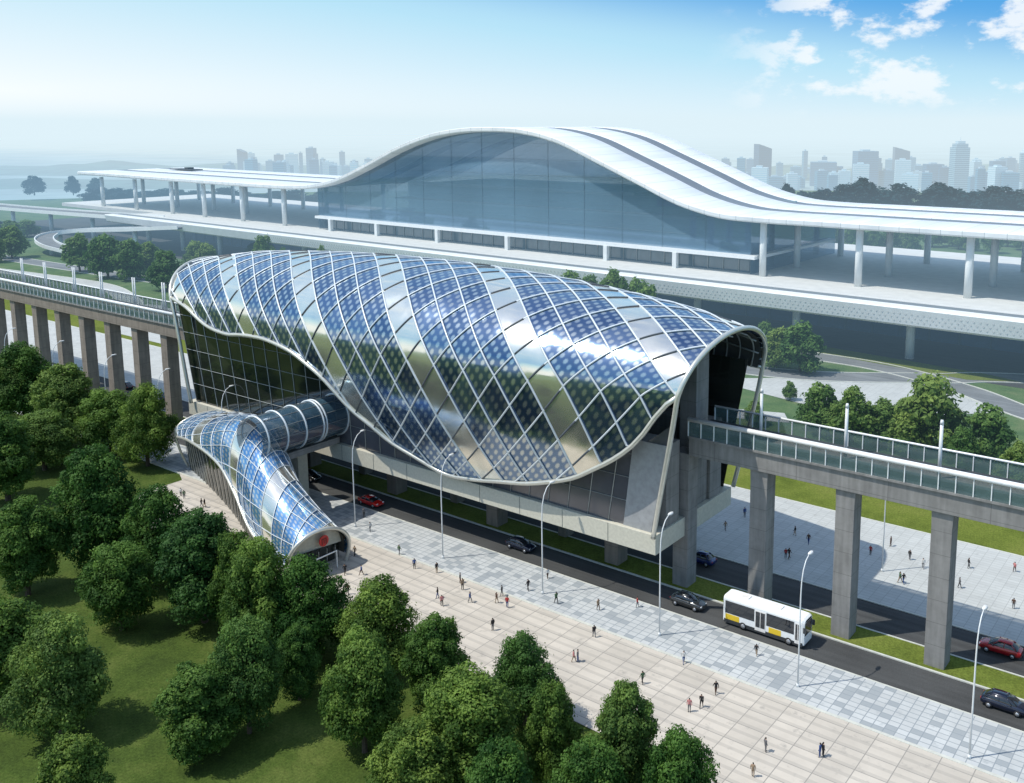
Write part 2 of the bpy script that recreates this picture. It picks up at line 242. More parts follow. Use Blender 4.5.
def lawn(name,a,bc,c3):
    m,n,b=newmat(name); g=n('ShaderNodeNewGeometry')
    x=n('ShaderNodeTexNoise'); x.inputs['Scale'].default_value=.11; x.inputs['Detail'].default_value=10; x.inputs['Roughness'].default_value=.74; n.L(g.outputs['Position'],x.inputs['Vector'])
    y=n('ShaderNodeTexNoise'); y.inputs['Scale'].default_value=3.5; y.inputs['Detail'].default_value=5; y.inputs['Roughness'].default_value=.75; n.L(g.outputs['Position'],y.inputs['Vector'])
    rp=n('ShaderNodeValToRGB'); e=rp.color_ramp.elements; e[0].position=.32; e[0].color=rgba(a); e[1].position=.70; e[1].color=rgba(c3)
    q=e.new(.5); q.color=rgba(bc); n.L(x.outputs['Fac'],rp.inputs['Fac'])
    mr=n('ShaderNodeMapRange'); mr.inputs['From Min'].default_value=.3; mr.inputs['From Max'].default_value=.7; mr.inputs['To Min'].default_value=.55; mr.inputs['To Max'].default_value=1.4; n.L(y.outputs['Fac'],mr.inputs['Value'])
    sc=n('ShaderNodeVectorMath',operation='SCALE'); n.L(rp.outputs['Color'],sc.inputs[0]); n.L(mr.outputs['Result'],sc.inputs['Scale'])
    n.L(sc.outputs[0],b.inputs['Base Color']); setb(b,Roughness=.95,Specular_IOR_Level=.1)
    bp=n('ShaderNodeBump'); bp.inputs['Strength'].default_value=.6; bp.inputs['Distance'].default_value=.15; n.L(y.outputs['Fac'],bp.inputs['Height']); n.L(bp.outputs['Normal'],b.inputs['Normal'])
    return m
M['lawn']=lawn('lawn_grass',(.032,.052,.013),(.060,.095,.019),(.118,.148,.038))
M['verge']=lawn('verge_grass',(.085,.115,.02),(.13,.165,.03),(.17,.19,.045))
M['field']=lawn('far_field',(.05,.095,.045),(.09,.15,.06),(.15,.18,.09))
def leaf(name,dark,light,trans=.25):
    m,n,b=newmat(name)
    oi=n('ShaderNodeObjectInfo'); g=n('ShaderNodeNewGeometry')
    tc=n('ShaderNodeTexCoord'); no=n('ShaderNodeTexNoise'); no.inputs['Scale'].default_value=.55; no.inputs['Detail'].default_value=3; n.L(tc.outputs['Object'],no.inputs['Vector'])
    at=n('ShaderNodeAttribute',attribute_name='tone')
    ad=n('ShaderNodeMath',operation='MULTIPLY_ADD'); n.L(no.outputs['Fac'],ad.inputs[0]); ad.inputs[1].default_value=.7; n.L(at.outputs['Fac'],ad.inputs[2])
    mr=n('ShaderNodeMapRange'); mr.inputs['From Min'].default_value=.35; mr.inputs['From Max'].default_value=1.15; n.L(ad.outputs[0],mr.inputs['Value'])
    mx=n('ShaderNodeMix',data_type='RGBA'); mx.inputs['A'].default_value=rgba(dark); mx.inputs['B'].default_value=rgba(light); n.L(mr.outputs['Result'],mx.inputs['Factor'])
    hs=n('ShaderNodeHueSaturation'); n.L(mx.outputs['Result'],hs.inputs['Color'])
    m2=n('ShaderNodeMapRange'); m2.inputs['To Min'].default_value=.475; m2.inputs['To Max'].default_value=.525; n.L(oi.outputs['Random'],m2.inputs['Value']); n.L(m2.outputs['Result'],hs.inputs['Hue'])
    m3=n('ShaderNodeMapRange'); m3.inputs['To Min'].default_value=1.3; m3.inputs['To Max'].default_value=.75; n.L(oi.outputs['Random'],m3.inputs['Value']); n.L(m3.outputs['Result'],hs.inputs['Value'])
    n.L(hs.outputs['Color'],b.inputs['Base Color']); setb(b,Roughness=.65,Specular_IOR_Level=.25)
    tr=n('ShaderNodeBsdfTranslucent'); n.L(hs.outputs['Color'],tr.inputs['Color'])
    ms=n('ShaderNodeMixShader'); ms.inputs['Fac'].default_value=trans; n.L(b.outputs[0],ms.inputs[1]); n.L(tr.outputs[0],ms.inputs[2])
    n.L(ms.outputs[0],n.nt.nodes['Material Output'].inputs['Surface'])
    return m
M['leaf']=leaf('broad_leaves',(.045,.11,.018),(.28,.44,.085),.42)
M['leaf_soft']=leaf('soft_grey_green_leaves',(.05,.115,.026),(.22,.37,.075),.4)
M['leaf_far']=leaf('far_leaves',(.07,.15,.035),(.28,.42,.10),.4)
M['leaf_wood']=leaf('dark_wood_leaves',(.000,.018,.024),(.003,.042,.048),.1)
# photovoltaic panels: dark blue glass with pale cell blobs, laid out by the panel's own UV
def pv(name='photovoltaic_glass',ca=(.085,.155,.285,1),cb=(.18,.27,.42,1),mt=.85):
    m,n,b=newmat(name)
    uv=n('ShaderNodeUVMap'); uv.uv_map='UVMap'
    sp=n('ShaderNodeSeparateXYZ'); n.L(uv.outputs[0],sp.inputs[0])
    def mth(op,a,bb=None):
        x=n('ShaderNodeMath',operation=op)
        for i,v in enumerate((a,bb)):
            if v is None: continue
            if isinstance(v,(int,float)): x.inputs[i].default_value=v
            else: n.L(v,x.inputs[i])
        return x.outputs[0]
    fu=mth('ABSOLUTE',mth('SUBTRACT',mth('FRACT',mth('MULTIPLY',sp.outputs['X'],3.0)),.5))
    fv=mth('ABSOLUTE',mth('SUBTRACT',mth('FRACT',mth('MULTIPLY',sp.outputs['Y'],4.0)),.5))
    # a plus-shaped pale blob in every cell
    arm1=mth('MAXIMUM',mth('MULTIPLY',fu,.62),fv); arm2=mth('MAXIMUM',fu,mth('MULTIPLY',fv,.62)); d=mth('MINIMUM',arm1,arm2)
    mr=n('ShaderNodeMapRange',interpolation_type='SMOOTHSTEP'); mr.inputs['From Min'].default_value=.10; mr.inputs['From Max'].default_value=.25; mr.inputs['To Min'].default_value=1; mr.inputs['To Max'].default_value=0; n.L(d,mr.inputs['Value'])
    cu=n('ShaderNodeCombineXYZ'); n.L(mth('FLOOR',sp.outputs['X']),cu.inputs[0]); n.L(mth('FLOOR',sp.outputs['Y']),cu.inputs[1])
    wn=n('ShaderNodeTexWhiteNoise',noise_dimensions='2D'); n.L(cu.outputs[0],wn.inputs['Vector'])
    c1=n('ShaderNodeMix',data_type='RGBA'); c1.inputs['A'].default_value=ca; c1.inputs['B'].default_value=cb; n.L(wn.outputs['Value'],c1.inputs['Factor'])
    mx=n('ShaderNodeMix',data_type='RGBA'); n.L(mr.outputs['Result'],mx.inputs['Factor']); n.L(c1.outputs['Result'],mx.inputs['A']); mx.inputs['B'].default_value=(.52,.58,.60,1)
    n.L(mx.outputs['Result'],b.inputs['Base Color'])
    setb(b,Roughness=.11,Metallic=mt,Specular_IOR_Level=.9,IOR=1.9)
    # each panel sits at its own slight angle
    bp=n('ShaderNodeBump'); bp.inputs['Strength'].default_value=.08; bp.inputs['Distance'].default_value=.2
    tc=n('ShaderNodeTexCoord'); ns=n('ShaderNodeTexNoise'); ns.inputs['Scale'].default_value=.35; n.L(tc.outputs['Object'],ns.inputs['Vector']); n.L(ns.outputs['Fac'],bp.inputs['Height']); n.L(bp.outputs['Normal'],b.inputs['Normal'])
    return m
M['pv']=pv(); TILT.append(M['pv']); M['pv2']=pv('pavilion_blue_glass',(.07,.24,.52,1),(.16,.38,.66,1),.55); TILT.append(M['pv2'])
for m_ in TILT:      # every panel sits at its own slight angle
    n=N(m_.node_tree); b_=m_.node_tree.nodes['Principled BSDF']
    uv=n('ShaderNodeUVMap'); uv.uv_map='UVMap'; fl=n('ShaderNodeVectorMath',operation='FLOOR'); n.L(uv.outputs[0],fl.inputs[0])
    wn=n('ShaderNodeTexWhiteNoise',noise_dimensions='2D'); n.L(fl.outputs[0],wn.inputs['Vector'])
    sb=n('ShaderNodeVectorMath',operation='SUBTRACT'); n.L(wn.outputs['Color'],sb.inputs[0]); sb.inputs[1].default_value=(.5,.5,.5)
    sc_=n('ShaderNodeVectorMath',operation='SCALE'); n.L(sb.outputs[0],sc_.inputs[0]); sc_.inputs['Scale'].default_value=.075
    g=n('ShaderNodeNewGeometry'); ad=n('ShaderNodeVectorMath',operation='ADD'); n.L(g.outputs['Normal'],ad.inputs[0]); n.L(sc_.outputs[0],ad.inputs[1])
    nm=n('ShaderNodeVectorMath',operation='NORMALIZE'); n.L(ad.outputs[0],nm.inputs[0]); n.L(nm.outputs[0],b_.inputs['Normal'])
    tc=n('ShaderNodeTexCoord'); ns=n('ShaderNodeTexNoise'); ns.inputs['Scale'].default_value=.25; ns.inputs['Detail'].default_value=8; n.L(tc.outputs['Object'],ns.inputs['Vector'])
    mr=n('ShaderNodeMapRange'); mr.inputs['From Min'].default_value=.35; mr.inputs['From Max'].default_value=.7; mr.inputs['To Min'].default_value=.07; mr.inputs['To Max'].default_value=.24; n.L(ns.outputs['Fac'],mr.inputs['Value']); n.L(mr.outputs['Result'],b_.inputs['Roughness'])
# ------------------------------------------------------------------ world, sun, haze, camera
SUNV=Vector((-.40,-.44,1)).normalized()
w=bpy.data.worlds.new('World'); bpy.context.scene.world=w; w.use_nodes=True
n=N(w.node_tree); bg=w.node_tree.nodes['Background']
sky=n('ShaderNodeTexSky'); sky.sky_type='NISHITA'; sky.sun_disc=False
sky.sun_elevation=math.asin(SUNV.z); sky.sun_rotation=math.atan2(SUNV.x,SUNV.y); sky.dust_density=.6; sky.ozone_density=1.5
tc=n('ShaderNodeTexCoord'); sp=n('ShaderNodeSeparateXYZ'); n.L(tc.outputs['Generated'],sp.inputs[0])
def wm(op,a,bb=None,c=None):
    x=n('ShaderNodeMath',operation=op)
    for i,v in enumerate((a,bb,c)):
        if v is None: continue
        if isinstance(v,(int,float)): x.inputs[i].default_value=v
        else: n.L(v,x.inputs[i])
    return x.outputs[0]
def wmr(v,a,b_,c,d,sm=True):
    x=n('ShaderNodeMapRange'); 
    if sm: x.interpolation_type='SMOOTHSTEP'
    for i,q in zip(('From Min','From Max','To Min','To Max'),(a,b_,c,d)): x.inputs[i].default_value=q
    n.L(v,x.inputs['Value']); return x.outputs['Result']
def wmix(f,a,b_):
    x=n('ShaderNodeMix',data_type='RGBA')
    for s_,v in (('Factor',f),('A',a),('B',b_)):
        if isinstance(v,tuple): x.inputs[s_].default_value=rgba(v)
        elif isinstance(v,(int,float)): x.inputs[s_].default_value=v
        else: n.L(v,x.inputs[s_])
    return x.outputs['Result']
X,Y,Z=sp.outputs
az=wm('ADD',wm('MULTIPLY',X,.814),wm('MULTIPLY',Y,.58))     # towards the bluer, clearer side of the sky
elev=wm('ADD',Z,wm('MULTIPLY',az,.125))
mid=wmix(wmr(elev,-.035,.085,0,1,False),(.88,.94,.97),(.46,.74,.90))
low=wmix(wmr(elev,.08,.165,0,1),mid,(.10,.38,.77))
low=wmix(wmr(Z,.16,.42,0,1),low,(.30,.56,.86))
# nishita for the upper sky that lights the scene
ns_=n('ShaderNodeVectorMath',operation='SCALE'); n.L(sky.outputs[0],ns_.inputs[0]); ns_.inputs['Scale'].default_value=.20
col=wmix(wmr(Z,.35,.9,0,1),low,ns_.outputs[0])
# clouds
mp=n('ShaderNodeMapping'); n.L(tc.outputs['Generated'],mp.inputs['Vector']); mp.inputs['Scale'].default_value=(1,1,1.9); mp.inputs['Location'].default_value=(.95,.3,.36)
cn=n('ShaderNodeTexNoise'); cn.inputs['Scale'].default_value=17; cn.inputs['Detail'].default_value=9; cn.inputs['Roughness'].default_value=.6; n.L(mp.outputs[0],cn.inputs['Vector'])
msk=wmr(az,.10,.22,0,1); msk2=wmr(Z,.0,.03,0,1)
cl=wmr(cn.outputs['Fac'],.50,.63,0,1)
hi=wmr(Z,.2,.35,0,.75); 
cloud=wm('MULTIPLY',cl,wm('MAXIMUM',wm('MULTIPLY',msk,msk2),hi))
col=wmix(wm('MULTIPLY',cloud,.85),col,(.90,.94,.97))
n.L(col,bg.inputs['Color']); bg.inputs['Strength'].default_value=1.06
sun=bpy.data.lights.new('sun','SUN'); sun.energy=4.0; sun.angle=R(.53); sun.color=(1,.95,.86)
so=bpy.data.objects.new('sun',sun); C.objects.link(so); so.rotation_euler=SUNV.to_track_quat('Z','Y').to_euler(); so.location=(0,0,200)
cam=bpy.data.cameras.new('camera'); co=bpy.data.objects.new('camera',cam); C.objects.link(co); bpy.context.scene.camera=co
co.location=(0,0,65); co.rotation_euler=(R(90)-math.atan(152/956),0,R(35.48)); cam.sensor_width=36; cam.lens=956/1024*36
cam.shift_x=(512-600)/1024; cam.shift_y=-(391.5-277)/1024; cam.clip_end=20000; cam.clip_start=1
def haze(name,k,c,y0,y1,zt):
    hm=bpy.data.materials.new(name); hm.use_nodes=True; nt=hm.node_tree; nt.nodes.clear(); n=N(nt)
    ab=n('ShaderNodeVolumeAbsorption'); ab.inputs['Color'].default_value=(0,0,0,1); ab.inputs['Density'].default_value=k
    em=n('ShaderNodeEmission'); em.inputs['Color'].default_value=rgba(c); em.inputs['Strength'].default_value=k
    ads=n('ShaderNodeAddShader'); n.L(ab.outputs[0],ads.inputs[0]); n.L(em.outputs[0],ads.inputs[1]); out=n('ShaderNodeOutputMaterial'); n.L(ads.outputs[0],out.inputs['Volume'])
    hb=MB(); hb.box(-9000,6000,y0,y1,-90,zt); return hb.build(name,hm,kind='structure')
haze('near_haze',.00095,(.37,.63,.86),165,440,43)
haze('far_haze',.00052,(.74,.89,.96),441,9000,100)
# ------------------------------------------------------------------ ground and roads
def gz(x,y):
    d=math.hypot(x,y)
    t=min(1,max(0,(d-950)/650)); return -60*t*t*(3-2*t)
gm=MB(); xs=[-9000,-6000,-4000,-3000,-2500,-2200,-2000,-1800,-1600,-1400,-1200,-1000,-800,-600,-400,-200,0,200,400,700,1100,2000,4000,6000]; ys=[-2000,-400,0,200,400,600,800,900,1000,1100,1200,1300,1400,1500,1600,1700,1900,2200,2600,3200,4200,6000,9000]
vs=[(x,y,gz(x,y)) for y in ys for x in xs]; nx=len(xs)
gm.add(vs,[(j*nx+i,j*nx+i+1,(j+1)*nx+i+1,(j+1)*nx+i) for j in range(len(ys)-1) for i in range(nx-1)])
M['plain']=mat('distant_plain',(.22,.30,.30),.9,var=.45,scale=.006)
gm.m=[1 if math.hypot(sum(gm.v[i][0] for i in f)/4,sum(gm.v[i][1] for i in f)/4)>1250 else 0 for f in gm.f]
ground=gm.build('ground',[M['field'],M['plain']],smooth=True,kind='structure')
hl=MB()
for (x0,y0,x1,y1,zt,wd_) in ((-3300,900,-1500,2100,-34,260),(-2700,620,-1750,1250,-44,200),(-1500,1900,-200,2900,-30,300)):
    d=Vector((x1-x0,y1-y0,0)); L_=d.length; d.normalize(); nn=Vector((-d.y,d.x,0)); rings=[]
    for k in range(61):
        c=Vector((x0,y0,0))+d*L_*k/60; hh=(zt+62)*(.55+.9*abs(noise.noise(Vector((k*.11+zt,zt*.3,0))))+.25*noise.noise(Vector((k*.45,zt,2))))*min(1,k/6,(60-k)/6)
        rings.append([c-nn*wd_+Vector((0,0,-64)),c-nn*wd_*.4+Vector((0,0,-62+hh*.75)),c+Vector((0,0,-62+hh)),c+nn*wd_*.5+Vector((0,0,-62+hh*.5)),c+nn*wd_+Vector((0,0,-64))])
    hl.loft(rings,closed=False,cap=False)
hl.build('hills',mat('wooded_hill',(.045,.10,.075),.95,var=.5,scale=.02),smooth=True,kind='structure')
def sheet(name,poly,z,m):
    b=MB(); b.add([(x,y,z) for x,y in poly],[tuple(range(len(poly)))]); o=b.build(name,m,kind='structure'); return o
XL,XR=-900,60
sheet('lawn',[(-420,-60),(60,-60),(60,94),(-420,94)],.02,M['lawn'])
sheet('plaza',[(-161,84.4),(-151,78),(-120,76.5),(-98,78.3),(-42,76.3),(60,76.5),(60,94.4),(-165,94.4),(-161,92.6)],.10,M['plaza'])
b=MB(); b.prism([(XL,94.45),(XR,94.45),(XR,103.35),(XL,103.35)],-.2,.14); b.build('sidewalk',M['walk'],kind='structure')
b=MB(); b.box(XL,XR,94.2,94.62,-.1,.155); b.build('plaza_edge_strip',M['kerb'],kind='structure')
b=MB(); b.box(XL,XR,103.35,103.62,-.1,.15); b.build('near_kerb',M['kerb'],kind='structure')
sheet('near_road',[(XL,103.3),(XR,103.3),(XR,109.7),(XL,109.7)],.03,M['asphalt'])
sheet('far_road',[(XL,114.6),(XR,114.6),(XR,122.1),(XL,122.1)],.03,M['asphalt'])
b=MB(); b.box(XL,XR,109.85,114.5,-.1,.12); b.build('median_grass',M['verge'],kind='structure')
b=MB(); b.box(XL,XR,109.55,109.85,-.1,.18); b.box(XL,XR,114.5,114.75,-.1,.18); b.build('median_kerb',M['kerb'],kind='structure')
b=MB(); b.box(XL,XR,121.9,122.15,-.1,.16); b.box(XL,XR,148.75,149.1,-.1,.17); b.build('far_kerb',M['kerb'],kind='structure')
b=MB(); b.box(XL,XR,122.15,148.75,-.1,.13); b.build('far_pavement',M['farwalk'],kind='structure')
sheet('verge',[(-900,149.1),(60,149.1),(60,176),(-900,176)],.05,M['verge'])
sheet('far_path',[(-230,180),(-120,176),(-96,186),(-84,190),(-88,196),(-100,192),(-124,184),(-230,188)],.06,M['farwalk'])
def ribbon(name,pts,wd,z,m,th=0,kerb=True,smooth=True,parent=None,nm2='kerb'):
    """road along a curve; pts (x,y[,z])"""
    P=[Vector((p[0],p[1],p[2] if len(p)>2 else z)) for p in pts]
    Q=[]
    for i in range(len(P)-1):
        p0=P[max(0,i-1)];p1=P[i];p2=P[i+1];p3=P[min(len(P)-1,i+2)]
        for k in range(10):
            t=k/10; Q.append(.5*((2*p1)+(p2-p0)*t+(2*p0-5*p1+4*p2-p3)*t*t+(3*p1-p0-3*p2+p3)*t**3))
    Q.append(P[-1]); L_=[];R_=[]
    for i,q in enumerate(Q):
        t=(Q[min(i+1,len(Q)-1)]-Q[max(i-1,0)]); t.z=0; t.normalize(); nn=Vector((-t.y,t.x,0))
        L_.append(q+nn*wd/2); R_.append(q-nn*wd/2)
    b=MB(); k=len(Q); dz=Vector((0,0,th if th else .0))
    if th:
        rings=[[L_[i],R_[i],R_[i]-dz,L_[i]-dz] for i in range(k)]; b.loft(rings)
    else: b.add(L_+R_,[(i,k+i,k+i+1,i+1) for i in range(k-1)])
    o=b.build(name,m,parent,kind=None if parent else 'structure')
    if kerb:
        b=MB(); h=.9 if th else .14; kw=.45
        for S_ in (L_,R_):
            sg=1 if S_ is L_ else -1; rr=[]
            for i in range(k):
                c=Q[i]; d=(S_[i]-c).normalized()
                a=S_[i]; e=S_[i]+d*kw; up=Vector((0,0,h)); dn=Vector((0,0,-.06 if not th else -th-.05))
                rr.append([a+dn,e+dn,e+up,a+up])
            b.loft(rr)
        b.build(nm2,M['terminal_white'] if th else M['kerb'],parent,kind=None if parent else 'structure')
    return o
ribbon('service_road',[(-560,150+60),(-420,214),(-300,222),(-180,226),(-108,227),(-70,246),(-45,262),(60,300)],9,.07,M['asphalt_far'])
ribbon('slip_road',[(-190,262),(-120,252),(-85,250),(-60,240),(-40,226),(0,205),(60,190)],8,.075,M['asphalt_far'])
sheet('paved_apron',[(-118,212),(-82,204),(-60,214),(-40,232),(-70,240),(-96,228)],.055,M['farwalk'])
sheet('terminal_forecourt',[(-700,266),(100,246),(110,420),(-690,440)],.045,M['asphalt'])
sheet('terminal_verge',[(-150,262),(-62,250),(-50,256),(-60,259),(-140,268)],.085,M['verge'])
ribbon('west_service_road',[(-330,176),(-352,186),(-392,196),(-450,192),(-560,180),(-700,175)],7,.08,M['farwalk'])
sheet('west_paving',[(-300,152),(-268,152),(-290,180),(-330,186),(-352,178)],.09,M['farwalk'])
sheet('far_grass',[(-262,152),(-180,152),(-150,176),(-280,180)],.07,M['verge'])
# ------------------------------------------------------------------ station roof surface
YC=113.7
def lerp(a,b_,t): return a+(b_-a)*t
def interp(tab,x):
    n_=len(tab)
    if x<=tab[0][0]: return tab[0][1]
    if x>=tab[-1][0]: return tab[-1][1]
    for i in range(n_-1):
        if x<=tab[i+1][0]: break
    x0,y0=tab[i];x1,y1=tab[i+1]
    def m_(j):
        a=max(0,j-1);c=min(n_-1,j+1); return (tab[c][1]-tab[a][1])/(tab[c][0]-tab[a][0])
    h=x1-x0;t=(x-x0)/h
    return (2*t**3-3*t*t+1)*y0+(t**3-2*t*t+t)*h*m_(i)+(-2*t**3+3*t*t)*y1+(t**3-t*t)*h*m_(i+1)
ZA=[(0,37.2),(.05,38.3),(.16,40.2),(.36,41.8),(.52,42.2),(.66,41.9),(.77,41.2),(.86,40.2),(.93,39.2),(1,37.4)]
RY=[(0,11.8),(.15,14.2),(.35,16.3),(.55,17.0),(.75,16.3),(.9,14.2),(1,12.2)]
XLT=[(-90,-172.5),(0,-175.8),(90,-183),(180,-179),(270,-173)]
XRT=[(-90,-64.2),(0,-60.2),(90,-58.5),(180,-60.2),(270,-64.2)]
def S(s,t,off=0,rz_=None):
    X=lerp(interp(XLT,t),interp(XRT,t),s)
    ry=interp(RY,s)+off;za=interp(ZA,s)+off; sg=-1;tt=t
    if t>90: tt=180-t; sg=1
    if tt>=0:
        w_=ry*math.cos(R(tt)); z=30.5+(za-30.5)*math.sin(R(tt))
    else:
        u=-tt/90; z=30.5-20*u; w_=11.2+off+(ry-off-11.2)*math.cos(u*math.pi/2)
    return Vector((X,YC+sg*w_,z))
FA=[(-90, 0.7315), (-75, 0.7083), (-60, 0.6886), (-45, 0.6707), (-30, 0.6534), (-15, 0.6355), (0, 0.6159), (15, 0.5938), (30, 0.5683), (45, 0.539), (60, 0.5053), (75, 0.4671), (90, 0.4241), (130, 0.3094), (200, 0.1087), (270, -0.092)]
FB=[(-90, 0.4586), (-75, 0.4937), (-60, 0.5244), (-45, 0.5513), (-30, 0.5755), (-15, 0.5976), (0, 0.6185), (15, 0.639), (30, 0.66), (45, 0.6823), (60, 0.7068), (75, 0.7341), (90, 0.7652), (130, 0.8482), (200, 0.9935), (270, 1.1388)]
ST=.0485
TT=[-90+i*1.0 for i in range(361)]
DT=[(interp(FB,t)-interp(FA,t),t) for t in TT]       # increasing with t
def tof(d):
    if d<=DT[0][0]: return -90.
    if d>=DT[-1][0]: return 270.
    lo,hi_=0,len(DT)-1
    while hi_-lo>1:
        mm=(lo+hi_)//2
        if DT[mm][0]<=d: lo=mm
        else: hi_=mm
    a,b_=DT[lo],DT[hi_]; return lerp(a[1],b_[1],(d-a[0])/(b_[0]-a[0]))
def cell(i,j):          # lattice coordinates -> (s,t)
    t=tof(i*ST-j*ST); return interp(FA,t)+i*ST,t
def lipn(s): return interp(LIP,min(1,max(0,s)))
def lipf(s): return 180-min(-4,interp(LIP,1-min(1,max(0,s))))
def clampst(s,t):
    out=False
    if s<0: s=0;out=True
    if s>1: s=1;out=True
    l=lipn(s)
    if t<l: t=l;out=True
    l=lipf(s)
    if t>l: t=l;out=True
    return s,t,out
st=empty('metro_station',(-120,113.7,0),'long curved metro station wrapped in blue solar panels and silver bands above the road','station')
def track(fn,rng,step):
    """split a lattice line into its runs on the roof"""
    runs=[];cur=[];k=rng[0]
    while k<=rng[1]:
        s,t=fn(k); s2,t2,o=clampst(s,t)
        if o:
            if cur: cur.append((s2,t2)); runs.append(cur); cur=[]
            last=(s2,t2)
        else:
            if not cur and k>rng[0]: cur.append(last)
            cur.append((s,t))
        k+=step
    if cur: runs.append(cur)
    return [r for r in runs if len(r)>2]
def patch(i0,i1,name,m,off=0.,nsub=3,gap=0,joints=False):
    b=MB(); uv=[]
    js=[-20+k/4 for k in range(20*4+34*4)]
    idx={}
    def vid(i,j):
        k=(round(i,4),round(j,4))
        if k in idx: return idx[k]
        s,t=cell(i,j); s,t,o=clampst(s,t); p=S(s,t,off); b.v.append(tuple(p)); idx[k]=(len(b.v)-1,o); return idx[k]
    ni=int(round((i1-i0)*nsub))
    for a in range(ni):
        ia=i0+a/nsub; ib=i0+(a+1)/nsub
        for k in range(len(js)-1):
            if gap and abs((js[k]+.125)-round(js[k]+.125))<.13: pass
            q=[vid(ia,js[k]),vid(ib,js[k]),vid(ib,js[k+1]),vid(ia,js[k+1])]
            if all(x[1] for x in q): continue
            pts={b.v[x[0]] for x in q}
            b.f.append(tuple(x[0] for x in q)); b.m.append(0); uv.append(((ia,js[k]),(ib,js[k]),(ib,js[k+1]),(ia,js[k+1])))
    if not b.f: return None
    if joints:
        for j in range(-22,13):
            for r in track(lambda i:cell(i,j),(i0+.06,i1-.06),.11):
                base=len(b.v); nf=len(b.f); b.tube([S(s,t,.10) for s,t in r],.16,5,1); uv+=[None]*(len(b.f)-nf)
    off_=rloc(st); me=bpy.data.meshes.new(name); me.from_pydata([(x-off_.x,y-off_.y,z-off_.z) for x,y,z in b.v],[],b.f); me.materials.append(m); me.materials.append(M['groove'])
    me.polygons.foreach_set('material_index',b.m)
    ul=me.uv_layers.new(name='UVMap')
    for p,u in zip(me.polygons,uv):
        if u:
            for li,c in zip(p.loop_indices,u): ul.data[li].uv=(c[0]+40,c[1]+40)
        p.use_smooth=True
    bm=bmesh.new(); bm.from_mesh(me); bmesh.ops.dissolve_degenerate(bm,dist=.01,edges=bm.edges); 
    loose=[v for v in bm.verts if not v.link_faces]; bmesh.ops.delete(bm,geom=loose,context='VERTS'); bm.to_mesh(me); bm.free()
    o=bpy.data.objects.new(name,me); C.objects.link(o); o.parent=st
    return o
for i in range(-16,20):
    if i%4==0: patch(i,i+1,'metal_band',M['strip'],.10,6,joints=True)
    elif i%4==1: patch(i,i+3,'solar_panel_band',M['pv'],0.,4)
for i in range(-16,20):
    b=MB()
    for r in track(lambda j:cell(i,j),(-22,13),.25): b.tube([S(s,t,.12) for s,t in r],.15,5)
    if b.f: b.build('roof_rib',M['rib'],st,True)
for j in range(-22,13):
    b=MB()
    for r in track(lambda i:cell(i,j),(-16,20),.125): b.tube([S(s,t,.09) for s,t in r],.135,5)
    if b.f: b.build('cross_rib',M['rib'],st,True)
# roof edges
def sline(f,n_=90): return [f(k/(n_-1)) for k in range(n_)]
b=MB(); b.tube(sline(lambda s:S(s,lipn(s),.15)),.34,8); b.build('edge_beam',M['lip'],st,True)
b=MB(); b.tube(sline(lambda s:S(s,lipf(s),.15)),.34,8); b.build('edge_beam',M['lip'],st,True)
b=MB(); b.tube([S(1,-89.9+k*359.8/90,.2) for k in range(91)],.36,8); b.build('end_arch',M['lip'],st,True)
b=MB(); b.tube([S(0,-89.9+k*359.8/90,.2) for k in range(91)],.36,8); b.build('end_arch',M['lip'],st,True)
# dark inner lining of the shell with purlins
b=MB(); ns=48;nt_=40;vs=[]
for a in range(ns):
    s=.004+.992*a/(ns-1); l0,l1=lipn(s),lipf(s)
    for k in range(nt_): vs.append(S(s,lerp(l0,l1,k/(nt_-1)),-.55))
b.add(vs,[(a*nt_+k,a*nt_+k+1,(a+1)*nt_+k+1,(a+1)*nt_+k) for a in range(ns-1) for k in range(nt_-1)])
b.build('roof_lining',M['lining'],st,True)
b=MB()
for k in range(9):
    s=1-.012-k*.02; b.tube([S(s,lerp(lipn(s),lipf(s),q/30),-.95) for q in range(31)],.12,5)
for q in range(3,28,4):
    b.tube([S(1-.005-k*.02,lerp(lipn(1-.005-k*.02),lipf(1-.005-k*.02),q/30),-1.0) for k in range(10)],.13,5)
b.build('inner_truss',M['mullion_light'],st,True)
# stone clad platform slab
XA,XB=-174.5,-64.2
b=MB(); b.box(XA,XB,102.9,124.5,7.8,10.6); b.build('platform_slab',M['slab'],st,bevel=.06)
for x in range(-168,-64,8): b=MB(); b.box(x-.035,x+.035,102.87,102.93,7.9,10.55); b.build('slab_joint',M['mullion'],st)
b=MB(); b.box(XA+3,XB-3,105,122.4,7.0,7.79); b.build('slab_soffit',M['underside'],st)
